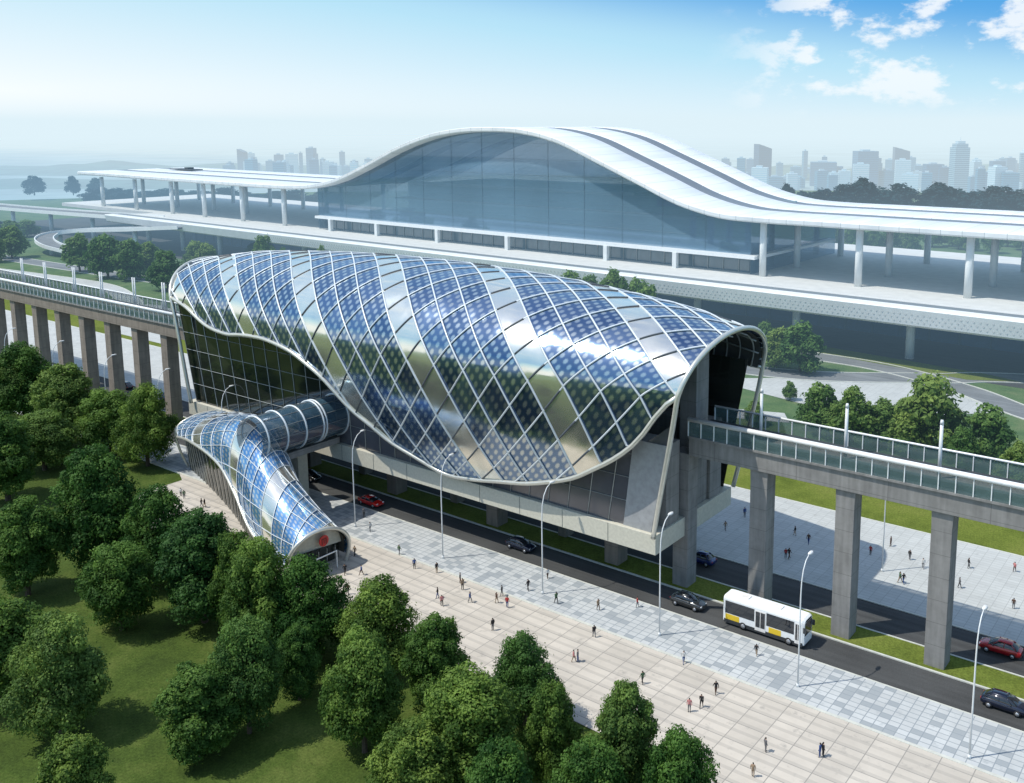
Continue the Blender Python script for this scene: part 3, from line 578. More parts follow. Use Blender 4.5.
# glazed side walls (parallel planes set in from the roof edge)
def wallx(z,left): 
    u=(z-10.6)/20
    return lerp(-172.6,-177.,u) if left else lerp(-65.2,-61.6,u)
def zlip_in(x,side):
    # underside of the roof above the wall plane at x
    s=min(1,max(0,(x+177.5)/(117.3))); 
    l=lipn(s) if side<0 else 180-lipf(s)
    z=30.5-20*(-l/90) if l<0 else 31
    return max(z,11.2)+2.4
def sidewall(side):
    y=YC+side*(YC-103.6)*1.0; ny=60; V=[];F=[]
    b=MB(); b2=MB()
    def sl(x,z):
        f=(z-10.6)/20; u=(x+172.6)/107.4
        return x+lerp(-4.4*f,3.6*f,u)
    xs_=[-172.6+107.4*k/ny for k in range(ny+1)]
    for k in range(ny):
        x0,x1=xs_[k],xs_[k+1]; z0=min(31,zlip_in(x0,side)); z1=min(31,zlip_in(x1,side))
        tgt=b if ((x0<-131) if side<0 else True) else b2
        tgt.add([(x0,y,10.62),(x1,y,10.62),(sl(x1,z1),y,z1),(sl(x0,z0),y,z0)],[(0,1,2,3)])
        if k%2==0:
            mul=MB(); mul.tube([(x0,y+side*.08,10.7),(sl(x0,z0),y+side*.08,z0)],.075,4); mul.build('mullion',M['mullion_light'],st)
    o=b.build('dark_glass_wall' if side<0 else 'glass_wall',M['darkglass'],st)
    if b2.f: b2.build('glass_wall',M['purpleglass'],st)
    for zz in (14.2,17.6,21,24.4,27.8):
        run=[];runs=[]
        for k in range(ny):
            x0,x1=xs_[k],xs_[k+1]
            if zz<min(31,zlip_in(x0,side),zlip_in(x1,side)): run+= [x0,x1]
            elif run: runs.append(run); run=[]
        if run: runs.append(run)
        for r in runs: mul=MB(); mul.tube([(sl(r[0],zz),y+side*.08,zz),(sl(r[-1],zz),y+side*.08,zz)],.05,4); mul.build('transom',M['mullion_light'],st)
sidewall(-1); sidewall(1)
# solid end panel by the east arch
b=MB(); b.loft([[(-69.8,103.45,z0),(-65.3,103.45,z0),(-65.3,103.58,z0),(-69.8,103.58,z0)] if z0<12 else [(-68.2,103.45,z0),(-62.9,103.45,z0),(-62.9,103.58,z0),(-68.2,103.58,z0)] for z0 in (10.62,23.2)]); b.build('end_panel',mat('pale_end_panel',(.33,.34,.35),.5),st)
# platforms and track trough inside, pylons
b=MB(); b.box(XA+2,XB-.3,106.,109.4,10.62,22.2); b.box(XA+2,XB-.3,118.2,121.6,10.62,22.2); b.build('platform',M['concrete'],st)
b=MB(); b.box(-67.6,-64.9,114.6,118.1,10.62,35.5); b.build('roof_pylon',M['concrete'],st,bevel=.05)
b=MB(); b.box(-174,-171.5,109.8,118,10.62,33); b.build('roof_pylon',M['concrete_brown'],st)
# ------------------------------------------------------------------ viaduct
PX0,PS=-29.2,11.9
def viaduct(name,x0,x1,label,mc,cx):
    v=empty(name,(cx,113.7,0),label,'viaduct')
    b=MB(); b.box(x0,x1,110.2,112.2,19.9,22.5); b.box(x0,x1,115.4,117.6,19.9,22.5); b.build('girder',mc,v,bevel=.05)
    b=MB(); b.box(x0,x1,109.9,117.8,22.5,22.78); b.build('deck',M['concrete'],v)
    b=MB()
    for y in (111.6,116.1): b.box(x0,x1,y-.42,y+.42,22.78,23.5)
    b.build('guideway_beam',M['darkmetal'],v)
    for y in (110.05,117.6):
        b=MB(); b.box(x0,x1,y-.03,y+.03,22.78,25.05); b.build('glass_parapet',M['parapet'],v)
        b=MB(); r=.33 if y<113 else .14; b.tube([(x0,y-.05,25.2),((x0+x1)/2,y-.05,25.2),(x1,y-.05,25.2)],r,10); b.build('handrail',M['white'],v,True)
        k=int((x1-x0)/1.95)
        for i in range(k+1):
            xx=x0+i*(x1-x0)/k; b=MB(); b.box(xx-.055,xx+.055,y-.14,y+.08,22.78,25.0); b.build('railing_post',M['white'],v)
    return v
M['parapet']=glass('parapet_glass',(.13,.21,.21),.08,.55)
ve=viaduct('elevated_viaduct',-61.5,12,'grey concrete monorail viaduct with glass railing running right from the station','',-30) if False else None
M['parapet'].node_tree.nodes['Principled BSDF'].inputs['Alpha'].default_value=.45
ve=viaduct('elevated_viaduct',-63.5,10,'grey concrete monorail viaduct with glass railing at the right end of the station',M['concrete'],-30)
vw=viaduct('elevated_viaduct',-300,-174.2,'brownish concrete monorail viaduct on many close piers at the left end of the station',M['concrete_brown'],-230)
def pier(x,parent,m,name='pier',top=19.9):
    b=MB(); a=1.22; 
    pts=lambda s,z:[(x-a*s,110.6,z),(x+a*s,110.6,z),(x+a*s,113.2+(s-1)*0,z),(x-a*s,113.2,z)]
    b.loft([pts(1.0,-.3),pts(1.0,top-2),pts(1.06,top)]); b.build(name,m,parent,bevel=.05)
for k in range(-3,3): pier(PX0-PS*k,ve,M['concrete'])
pier(PX0-PS*3,ve,M['concrete'])
for k in range(14,22): pier(PX0-PS*k+.1,vw,M['concrete_brown'])
for k in range(4,12,2): pier(PX0-PS*k,st,M['concrete_brown'],'pier',7.1)
for k in range(4,12,2):
    b=MB(); x=PX0-PS*k-PS; b.box(x-.8,x+.8,116.,114.,-.3,7.1); b.build('pier',M['concrete_brown'],st)
for k,(x) in enumerate([-30.7,-42.5,-54.4]+[-199.7,-212,-226.6,-239.5,-254.3,-266.7]):
    par=ve if k<3 else vw
    b=MB()
    if k<3: b.cyl((x,113.7,22.78),(x,113.7,29.6),.23,.2,10); b.cyl((x,113.7,29.6),(x,113.7,30.1),.26,.16,10)
    else:
        for d in (-.45,.45): b.cyl((x+d,113.7,22.78),(x+d,113.7,30.6),.17,.15,8)
    b.build('signal_mast',M['lampwhite'],par,True)
# ------------------------------------------------------------------ entrance pavilion
pv_=empty('entrance_pavilion',(-137,90,0),'small twisting entrance pavilion with blue glass and silver bands beside the plaza','entrance pavilion')
PK=[0,.22,.42,.56,.72,.86,1.0]
def tb(vals): return list(zip(PK,vals))
CX=tb([-164.5,-153,-138.5,-131,-124.5,-117.5,-111.0]); CY=tb([101.8,97.8,92.2,89.2,86.8,85.2,84.0])
WD=tb([6.6,6.6,5.2,4.5,4.3,4.4,4.8]); AP=tb([10.0,12.6,16.4,15.2,11.7,8.8,6.5]); EQ=tb([7.2,8.8,9.6,8.0,5.4,3.4,2.6])
BASEW=tb([5.0,4.2,3.4,3.4,3.6,4.0,4.5])
LZ=tb([6.4,8.8,9.3,6.6,3.0,.8,1.7])
def V_(k,t,off=0):
    c=Vector((interp(CX,k),interp(CY,k),0)); c2=Vector((interp(CX,min(1,k+.02)),interp(CY,min(1,k+.02)),0)); c1=Vector((interp(CX,max(0,k-.02)),interp(CY,max(0,k-.02)),0))
    d=(c2-c1).normalized(); nn=Vector((d.y,-d.x,0))  # to the near side
    w_=interp(WD,k)+off; e=interp(EQ,k); a=interp(AP,k)+off; sg=1; tt=t
    if t>90: tt=180-t; sg=-1
    if tt>=0: ww=w_*math.cos(R(tt)); z=e+(a-e)*math.sin(R(tt))
    else:
        u=-tt/90; z=e*(1-u); bw=interp(BASEW,k); ww=bw+(w_-bw)*math.cos(u*math.pi/2)
    lean=(z/9.0)*(1.6*k-.9*(1-k)); 
    p=c+nn*ww*sg+d*lean; p.z=z; return p
def vl(k): 
    e=interp(EQ,k); return -90*(1-interp(LZ,k)/e)
def vlf(k): return 180+88-40*max(0,(k-.75)/.25)
NA=12.;
def vcell(i,j): # i: bands along (A), j: cross
    # A lines drift along k as t falls, B lines the other way
    k=(i/NA)+(j/NA); t=90-((j-i)/NA)*150
    return k,t
vs=[]
def vgrid(name,i0,i1,m,off,sub=4):
    b=MB();uv=[]; idx={}
    def vid(i,j):
        kk=(round(i,3),round(j,3))
        if kk in idx: return idx[kk]
        k=i/14+ (90-j*22.5-0)*0.0009; t=j*22.5
        k=i/14+(90-t)*.0011; o=False
        if k<0:k=0;o=True
        if k>1:k=1;o=True
        l=vl(k)
        if t<l:t=l;o=True
        l=vlf(k)
        if t>l:t=l;o=True
        b.v.append(tuple(V_(k,t,off))); idx[kk]=(len(b.v)-1,o); return idx[kk]
    n1=int((i1-i0)*sub)
    for a in range(n1):
        for q in range(-4*sub,12*sub):
            ia,ib=i0+a/sub,i0+(a+1)/sub; ja,jb=q/sub,(q+1)/sub
            c=[vid(ia,ja),vid(ib,ja),vid(ib,jb),vid(ia,jb)]
            if all(x[1] for x in c): continue
            b.f.append(tuple(x[0] for x in c)); b.m.append(0); uv.append(((ia,ja),(ib,ja),(ib,jb),(ia,jb)))
    if not b.f: return
    o_=rloc(pv_); me=bpy.data.meshes.new(name); me.from_pydata([(x-o_.x,y-o_.y,z-o_.z) for x,y,z in b.v],[],b.f); me.materials.append(m); ul=me.uv_layers.new(name='UVMap')
    for p,u in zip(me.polygons,uv):
        for li,c in zip(p.loop_indices,u): ul.data[li].uv=(c[0]+40,c[1]+40)
        p.use_smooth=True
    bm=bmesh.new(); bm.from_mesh(me); bmesh.ops.dissolve_degenerate(bm,dist=.01,edges=bm.edges); bmesh.ops.delete(bm,geom=[v for v in bm.verts if not v.link_faces],context='VERTS'); bm.to_mesh(me); bm.free()
    o=bpy.data.objects.new(name,me); C.objects.link(o); o.parent=pv_
for i in range(-3,18):
    if i%4==2: vgrid('metal_band',i,i+1,M['strip'],.06)
    elif i%4==3: vgrid('solar_panel_band',i,i+3,M['pv2'],0)
def vline(fn,lo,hi_,st_):
    runs=[];cur=[];k=lo
    while k<=hi_+1e-6:
        a,t=fn(k); o=a<0 or a>1 or t<vl(min(1,max(0,a))) or t>vlf(min(1,max(0,a)))
        if o:
            if len(cur)>2: runs.append(cur)
            cur=[]
        else: cur.append((a,t))
        k+=st_
    if len(cur)>2: runs.append(cur)
    return runs
for i in range(-3,19):
    b=MB()
    for r in vline(lambda t:(i/14+(90-t)*.0011,t),-90,268,2): b.tube([V_(k,t,.1) for k,t in r],.085,5)
    if b.f: b.build('roof_rib',M['rib'],pv_,True)
for j in range(-9,14):
    b=MB()
    for r in vline(lambda k:(k,j*24+150*(k-.1)),0,1,.01): b.tube([V_(k,t,.09) for k,t in r],.065,5)
    if b.f: b.build('cross_rib',M['rib'],pv_,True)
b=MB(); b.tube([V_(k/60,vl(k/60),.1) for k in range(61)],.26,8); b.build('edge_beam',M['lip'],pv_,True)
b=MB(); b.tube([V_(1,-89+k*358/60,.12) for k in range(61)],.30,8); b.build('end_arch',M['lip'],pv_,True)
b=MB(); b.tube([V_(0,-89+k*358/60,.12) for k in range(61)],.24,8); b.build('end_arch',M['lip'],pv_,True)
b=MB(); vs=[]; 
for a in range(40):
    k=.01+.98*a/39
    for q in range(30): vs.append(V_(k,lerp(vl(k)+2,vlf(k)-2,q/29),-.4))
b.add(vs,[(a*30+q,a*30+q+1,(a+1)*30+q+1,(a+1)*30+q) for a in range(39) for q in range(29)]); b.build('roof_lining',M['lining'],pv_,True)
b=MB(); vs=[]
for a in range(31):
    k=.02+.93*a/30; p0=V_(k,-90,-.7); p1=V_(k,min(0,vl(k)+12),-1.2); p1.z=max(p1.z,1.2); vs+= [p0,p1]
    m2=MB(); m2.tube([p0+Vector((-.05,-.1,0)),p1+Vector((-.05,-.1,0))],.06,4); m2.build('mullion',M['mullion_light'],pv_)
b.add(vs,[(2*a,2*a+2,2*a+3,2*a+1) for a in range(30)]); b.build('glass_wall',M['darkglass'],pv_)
# end portal wall with the round red emblem
pe=[V_(.97,t,-.35) for t in range(-60,241,10)]; k0=V_(.97,90,0); 
b=MB(); b.add([p+Vector((0,0,0)) for p in pe],[tuple(range(len(pe)))]); 
b=MB(); cen=sum((p for p in pe),Vector())/len(pe)
pl=[p for p in pe if p.z>2.9]; lowz=2.9
pl=[Vector((pl[0].x-.0,pl[0].y,lowz))]+pl+[Vector((pl[-1].x,pl[-1].y,lowz))]
b.add(pl,[tuple(range(len(pl)))]); b.build('portal_wall',M['slab'],pv_)
dgl=[p for p in pe if p.z<=2.9]; 
b=MB(); y0,y1=pl[0].y,pl[-1].y; xx=sum(p.x for p in pl)/len(pl)-.05; b.add([(xx-.3,y0,0),(xx-.3,y1,0),(xx,y1,2.95),(xx,y0,2.95)],[(0,1,2,3)]); b.build('portal_glass',M['darkglass'],pv_)
cx_=max(p.x for p in pl)+.25
def disc(name,r0,r1,x,m,y=84.9,z=4.35,n_=28):
    b=MB(); vs=[(x,y+r0*math.cos(2*math.pi*k/n_),z+r0*math.sin(2*math.pi*k/n_)) for k in range(n_)]
    vs2=[(x+.12,a[1],a[2]) for a in vs]; b.add(vs+vs2,[tuple(range(n_)),tuple(range(n_,2*n_))]+[(k,(k+1)%n_,n_+(k+1)%n_,n_+k) for k in range(n_)])
    return b.build(name,m,pv_)
em_=disc('emblem',.85,0,cx_,M['signred'])
def glyph():
    b=MB(); x=cx_+.13
    b.box(x,x+.04,84.9-.45,84.9-.28,3.8,4.75); b.box(x,x+.04,84.9+.28,84.9+.45,3.8,4.75); b.box(x,x+.04,84.9-.28,84.9+.28,4.6,4.75); b.box(x,x+.04,84.9-.08,84.9+.08,3.95,4.6)
    o=b.build('emblem_mark',mat('emblem_dark_red',(.18,.01,.01),.5),pv_); o.parent=em_; 
glyph()
for o in C.objects:
    if o.name.startswith('emblem_mark'): pass
b=MB()
x=-109.2
for y in (82.4,86.0): b.box(x-.07,x+.07,y-.07,y+.07,0,2.7)
b.box(x-.07,x+.07,82.33,86.07,2.7,2.84); b.build('door_frame',M['white'],pv_)
b=MB()
for y in (81,82.5,84,85.5,87): b.tube([(cx_-.2,y,0),(cx_-.05,y,2.9)],.06,4)
b.build('portal_mullion',M['mullion_light'],pv_)
# ------------------------------------------------------------------ tube bridge to the station
tb_=empty('glass_footbridge',(-130,96,0),'round glass footbridge tube with steel hoops linking the pavilion to the station','footbridge')
tz,tr_=15.6,3.45
b=MB(); ring=[]; nn_=24
for y in (86.5,90,94,98,101,103.9): ring.append([(-130+tr_*math.cos(2*math.pi*k/nn_),y,tz+tr_*math.sin(2*math.pi*k/nn_)) for k in range(nn_)])
b.loft(ring,cap=False); b.build('glass_tube',M['tubeglass'] if 'tubeglass' in M else glass('tube_glass',(.06,.12,.17),.06,.25),tb_,True)
for y in (87.6,91.2,94.8,98.3,98.9,103.4):
    b=MB(); b.tube([(-130+(tr_+.12)*math.cos(2*math.pi*k/32),y,tz+(tr_+.12)*math.sin(2*math.pi*k/32)) for k in range(33)],.17,6,cap=False); b.build('hoop',M['rib'],tb_,True)
b=MB()
for a in range(0,360,30): b.tube([(-130+(tr_+.03)*math.cos(R(a)),86.5,tz+(tr_+.03)*math.sin(R(a))),(-130+(tr_+.03)*math.cos(R(a)),103.6,tz+(tr_+.03)*math.sin(R(a)))],.045,4)
b.build('tube_glazing_bar',M['mullion_light'],tb_)
b=MB(); b.box(-132.4,-127.6,86.5,103.5,tz-2.4,tz-2.1); b.build('walkway_floor',mat('walkway_red_brown',(.16,.06,.04),.7),tb_)
b=MB(); b.box(-131.6,-128.4,88,102.85,10.9,11.95); b.build('support_beam',M['concrete'],tb_)
cp=MB(); cp.box(-136.0,-133.9,98.2,100.2,0,11.9); cb=cp.build('support_column',M['slab'],tb_,bevel=.05)
# ------------------------------------------------------------------ terminal
E_=.035; TO=Vector((-48,249,0)); U=Vector((-1,E_,0)).normalized(); W_=Vector((E_,1,0)).normalized()
def TP(a,bb,z): 
    p=TO+U*a+W_*bb; return Vector((p.x,p.y,z))
tm=empty('railway_terminal',tuple(TP(220,70,0)),'huge white railway terminal with wave roof and blue glass hall behind the station','terminal')
def tbox(mb,a0,a1,b0,b1,z0,z1,mi=0):
    p=[TP(a0,b0,z0),TP(a1,b0,z0),TP(a1,b1,z0),TP(a0,b1,z0),TP(a0,b0,z1),TP(a1,b0,z1),TP(a1,b1,z1),TP(a0,b1,z1)]
    mb.add(p,[(0,1,2,3),(7,6,5,4),(4,5,1,0),(5,6,2,1),(6,7,3,2),(7,4,0,3)],mi)
A0,A1=-90,560
b=MB(); tbox(b,A0,470,4.2,27,14.2,16.2); tbox(b,A0,A1+25,27,128,14.2,16.2); b.build('upper_deck',M['terminal_road'],tm)
b=MB()
rings=[]
for a in range(A0,471,10):
    lo=12.0+ (1.2*max(0,(a-90)/400)); rings.append([TP(a,0.9,lo),TP(a,0,lo+.6),TP(a,-.9,16.9),TP(a,-.6,17.25),TP(a,3.6,17.25),TP(a,4.2,16.6),TP(a,4.2,14.2),TP(a,4.0,lo)])
b.loft(rings); b.build('deck_fascia',M['terminal_white'],tm)
# punched look on the fascia: rows of flat diamonds, dimple shade in their colour
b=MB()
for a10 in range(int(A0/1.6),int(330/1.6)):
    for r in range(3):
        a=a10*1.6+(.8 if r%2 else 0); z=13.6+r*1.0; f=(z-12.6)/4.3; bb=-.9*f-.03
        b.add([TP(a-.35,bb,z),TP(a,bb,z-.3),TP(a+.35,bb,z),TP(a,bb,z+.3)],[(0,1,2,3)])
b.build('fascia_dimple_shade',mat('fascia_shadow_grey',(.50,.52,.52),.8,var=.05),tm)
b=MB(); tbox(b,A0,470,4.25,8.2,16.25,17.12); b.build('inner_strip',mat('dark_strip_grey',(.16,.19,.21),.8),tm)  # plain dark strip between the ledge and the deck
b=MB()
tbox(b,A0,470,14.8,15.1,16.21,16.24); b.build('lane_line',M['white'],tm)
b=MB(); tbox(b,A0+4,450,26,30,14.1,0.05) if False else tbox(b,A0+4,455,40,106,.0,14.1); b.build('lower_storey',glass('lower_storey_shade_glass',(.035,.09,.18),.25),tm)  # under-deck shade put into the dark blue glass colour
b=MB()
for a in range(A0+10,455,9): tbox(b,a-.2,a+.2,39.6,39.95,0,14.1)
b.build('lower_storey_mullion',mat('lower_mullion',(.06,.10,.14),.5),tm)
def tcol(a,bb,z0,z1,r=1.15,name='column'):
    p=TP(a,bb,0); b=MB(); b.cyl((p.x,p.y,z0),(p.x,p.y,z1),r,r*.96,14); b.build(name,M['terminal_white'],tm,True)
for k in range(-1,13): tcol(34+35*k,14.5,-.2,14.2,1.25,'lower_column')
CA=[-41.7,-9,23.6,56.4,89,351,387,423,456,496,536]
for a in CA:
    for bb in (30,55,92): tcol(a,bb,16.2,33.9)
# roof: three white strips with dark gaps; curved over the hall
RP=[(-90,34.0),(70,34.0),(89,34.0),(104,34.7),(120,38.2),(136.5,44.5),(154.5,51.4),(173,58.2),(191,61.6),(209,62.3),(226,61.6),(243.5,59.0),(263,53.6),(283,46.2),(304,39.2),(322,35.8),(337,34.7),(352,34.3),(600,35.2)]
def rz(a,bb): 
    z=interp(RP,a); h=max(0,z-34.5); return z
def roofmat():
    m,n,b=newmat('terminal_roof_sheet'); g=n('ShaderNodeNewGeometry'); sp=n('ShaderNodeSeparateXYZ'); n.L(g.outputs['Position'],sp.inputs[0])
    d=n('ShaderNodeMath',operation='DIVIDE'); n.L(sp.outputs['X'],d.inputs[0]); d.inputs[1].default_value=6.0
    f=n('ShaderNodeMath',operation='FRACT'); n.L(d.outputs[0],f.inputs[0]); l=n('ShaderNodeMath',operation='LESS_THAN'); n.L(f.outputs[0],l.inputs[0]); l.inputs[1].default_value=.035
    fl=n('ShaderNodeMath',operation='FLOOR'); n.L(d.outputs[0],fl.inputs[0]); wn=n('ShaderNodeTexWhiteNoise',noise_dimensions='1D'); n.L(fl.outputs[0],wn.inputs['W'])
    mp=n('ShaderNodeMapping'); mp.inputs['Scale'].default_value=(.25,.02,.05); n.L(g.outputs['Position'],mp.inputs[0]); ns=n('ShaderNodeTexNoise'); ns.inputs['Detail'].default_value=6; ns.inputs['Scale'].default_value=1; n.L(mp.outputs[0],ns.inputs['Vector'])
    a=n('ShaderNodeMath',operation='MULTIPLY_ADD'); n.L(wn.outputs['Value'],a.inputs[0]); a.inputs[1].default_value=.3; n.L(ns.outputs['Fac'],a.inputs[2])
    rp=n('ShaderNodeValToRGB'); rp.color_ramp.elements[0].position=.3; rp.color_ramp.elements[0].color=(.66,.69,.70,1); rp.color_ramp.elements[1].position=.8; rp.color_ramp.elements[1].color=(.80,.82,.82,1); n.L(a.outputs[0],rp.inputs['Fac'])
    mx=n('ShaderNodeMix',data_type='RGBA'); n.L(l.outputs[0],mx.inputs['Factor']); n.L(rp.outputs['Color'],mx.inputs['A']); mx.inputs['B'].default_value=(.50,.54,.56,1); n.L(mx.outputs['Result'],b.inputs['Base Color']); setb(b,Roughness=.4)
    return m
M['roofsheet']=roofmat()
def strip(b0,b1,name,m,dz=0,th=1.9,tb0=0):
    b=MB(); rings=[]; aa=[-90]+[x for x in range(0,341,4)]+[360,420,480,540,572]
    aa=[-90,-40,0,40,64]+list(range(72,348,4))+[360,420,480,530,557]
    for a in aa:
        z=rz(a,b0)+dz
        rings.append([TP(a,b0+.5,z),TP(a,b0,z+.5),TP(a,b0,z+th-.25),TP(a,b0+.6,z+th),TP(a,b1-.6,z+th),TP(a,b1,z+th-.3),TP(a,b1,z)])
    b.loft(rings); return b.build(name,m,tm,True)
for b0,b1 in ((25.5,48.5),(56.5,77),(85,100)):
    o=strip(b0,b1,'roof_strip',M['roofsheet']); 
    for p in o.data.polygons: p.use_smooth=abs(p.normal.z)>.5
strip(24+37,103,'roof_gap',M['gap'] if 'gap' in M else mat('roof_gap_grey',(.14,.16,.18),.6),-.0,.9) if False else None
for b0,b1 in ((48.5,56.5),(77,85)):
    strip(b0-.2,b1+.2,'roof_gap',mat('roof_gap_grey',(.16,.19,.22),.6),.2,1.55)
# hall glass
HA0,HA1=94,325
b=MB(); mu=MB(); vs=[]; aa=[HA0+i*(HA1-HA0)/66 for i in range(67)]
for bb in (31,):
    vs=[]
    for a in aa: vs+= [TP(a,bb,22.2),TP(a,bb,rz(a,0)+.6)]
    b.add(vs,[(2*i,2*i+2,2*i+3,2*i+1) for i in range(66)])
for a in (HA0,HA1):
    b.add([TP(a,31,16.2),TP(a,98,16.2),TP(a,98,rz(a,0)+.6),TP(a,31,rz(a,0)+.6)],[(0,1,2,3)])
vs=[]
for a in aa: vs+= [TP(a,98,16.2),TP(a,98,rz(a,0)+.6)]
b.add(vs,[(2*i,2*i+2,2*i+3,2*i+1) for i in range(66)])
hallg=glass('hall_glass_blue',(.20,.34,.48),.035,.33,.5,.03); hallg.node_tree.nodes['Principled BSDF'].inputs['Metallic'].default_value=.4
b.build('hall_glass',M['hallglass2'],tm) if 'hallglass2' in M else b.build('hall_glass',hallg,tm)
HM=mat('hall_mullion_blue',(.12,.19,.24),.5)
for i,a in enumerate(aa):
    if i%5==0: mu=MB(); mu.tube([TP(a,30.9,16.3),TP(a,30.9,rz(a,0)+.3)],.06,4); mu.build('hall_mullion',HM,tm)
for zz in (28,34,40,46,52,58):
    run=[a for a in aa if rz(a,0)>zz+.3]
    if len(run)>2: mu=MB(); mu.tube([TP(a,30.9,zz) for a in run],.03,4); mu.build('hall_transom',HM,tm)
b=MB(); tbox(b,HA0+2,HA1-3,34,34.3,16.2,22.2); b.build('entrance_glass',glass('entrance_glass_grey',(.10,.15,.18),.1),tm)
b=MB(); tbox(b,HA0-3,HA1-1,28,35,21.6,22.7); tbox(b,HA0-3,HA0,35,92,21.6,22.5); b.build('entrance_canopy',M['white'],tm)
for a in (122,152,201,241,280,313): 
    p=TP(a,28.6,0); b=MB(); b.box(p.x-.8,p.x+.8,p.y-.8,p.y+.8,16.2,21.6); b.build('canopy_post',M['terminal_white'],tm)
b=MB()
for a in range(int(HA0)+6,int(HA1)-4,6): tbox(b,a-.12,a+.12,33.7,33.95,16.2,21.6)
b.build('entrance_mullion',M['mullion_light'],tm)
# interior floors seen through the glass
for zz,a0,a1 in ((22.6,6,6),(30.5,34,30),(38.5,62,56)):
    b=MB(); tbox(b,HA0+a0,HA1-a1,52,92,zz,zz+.9); b.build('upper_floor',mat('floor_pale_blue',(.30,.38,.42),.6,var=.1,scale=.05),tm)
b=MB(); tbox(b,HA0+8,HA1-8,80,80.5,16.22,37); b.build('inner_wall',mat('inner_wall_blue_grey',(.24,.33,.38),.7,var=.2,scale=.03),tm)
# lift houses on the canopy
b=MB(); tbox(b,505,530,70,78,37.3,37.8); tbox(b,512,516,72,76,37.8,38.8); b.build('roof_plant',M['darkmetal'],tm)
# ramps at the west end
rp=empty('curved_ramp',tuple(TP(500,-10,0)),'looping grey elevated road ramp at the far left end of the terminal','ramp')
ribbon('ramp_roadway',[(-440,264,15.3),(-454.6,262.0,14.2),(-478.6,259.6,12.2),(-498,256.5,11),(-520,252,9.5),(-530,244.0,8),(-523,235.0,6.5),(-506,230.3,5),(-488.4,231.1,3.5),(-465,234.8,1.5)],8,0,M['asphalt_far'],.8,True,parent=rp,nm2='ramp_parapet')
for x,y,h in ((-478.6,259.6,11.4),(-529,246,7.6),(-506,230.3,4.2)):
    b=MB(); b.cyl((x,y,-.2),(x,y,h),1.,1.,12); b.build('ramp_column',M['terminal_white'],rp,True)
r2=empty('approach_flyover',tuple(TP(640,20,0)),'straight pale elevated approach road leading away left from the terminal','flyover')
ribbon('flyover_roadway',[(-489.8,275,16.1),(-536.6,277,15),(-600.5,280,13.5),(-667.9,281,12.5),(-800,279,12)],14,0,M['asphalt_far'],1.0,True,parent=r2,nm2='flyover_parapet')
for x in (-515,-560,-610,-660,-720):
    b=MB(); b.cyl((x,279,-.2),(x,279,11.5),1.2,1.2,12); b.build('flyover_column',M['terminal_white'],r2,True)
# ------------------------------------------------------------------ street lamps
def lamp_proto():
    o=empty('street_lamp',(0,0,0)); b=MB()
    path=[(0,0,0),(0,0,6),(0,0,11.3),(.0,.12,13),(0,.5,14.3),(0,1.15,15.2),(0,2.0,15.65)]
    b.tube(path,[.11,.095,.085,.075,.07,.065,.06],8); b.cyl((0,0,0),(0,0,.4),.2,.16,10); b.build('pole',M['lampwhite'],o,True)
    b=MB(); b.loft([[(x*sx,1.9+yy,15.62+zz) for x,zz in ((-1,0),(1,0),(.7,.16),(-.7,.16))] for sx,yy in ((.12,0),(.26,.3),(.26,.8),(.1,1.05))]); b.build('lamp_head',M['lampwhite'],o,True)
    return o
lp=lamp_proto(); index_kids()
lx=[(-21.1,95.6,'at the right edge of the picture beside the dark blue saloon'),(-40.9,97.2,'standing in front of the white and yellow bus'),(-60.1,97.5,'beside the silver and black car at the station corner'),(-79.3,97.4,'in front of the right half of the station slab'),(-98.6,97.3,'standing under the lowest sweep of the station roof'),(-118.5,97.3,'just right of the pavilion, nearest the red car'),(-139.5,100.9,'between the pavilion and the dark glass wall'),(-160,100.9,'behind the left end of the pavilion'),(-182,100.9,'nearest the left end of the station'),(-203,100.9,'among the first viaduct piers left of the station'),(-226,100.9,'between middle piers of the left viaduct'),(-250,100.9,'farthest along the left viaduct')]
for k,(x,y,l) in enumerate(lx):
    o=lp if k==0 else copy_tree(lp); o.location=(x,y,.14); tag(o,'white curved street lamp '+l,'street lamp','street lamps along the near sidewalk')
for k,(x,y) in enumerate([(-42.9,131.7),(-140,150)]):
    o=copy_tree(lp); o.location=(x,y,.13); o.rotation_euler=(0,0,math.pi); tag(o,['slim white lamp on the far paving behind the viaduct piers','slim white lamp on the paving behind the station'][k],'street lamp','street lamps beyond the viaduct')
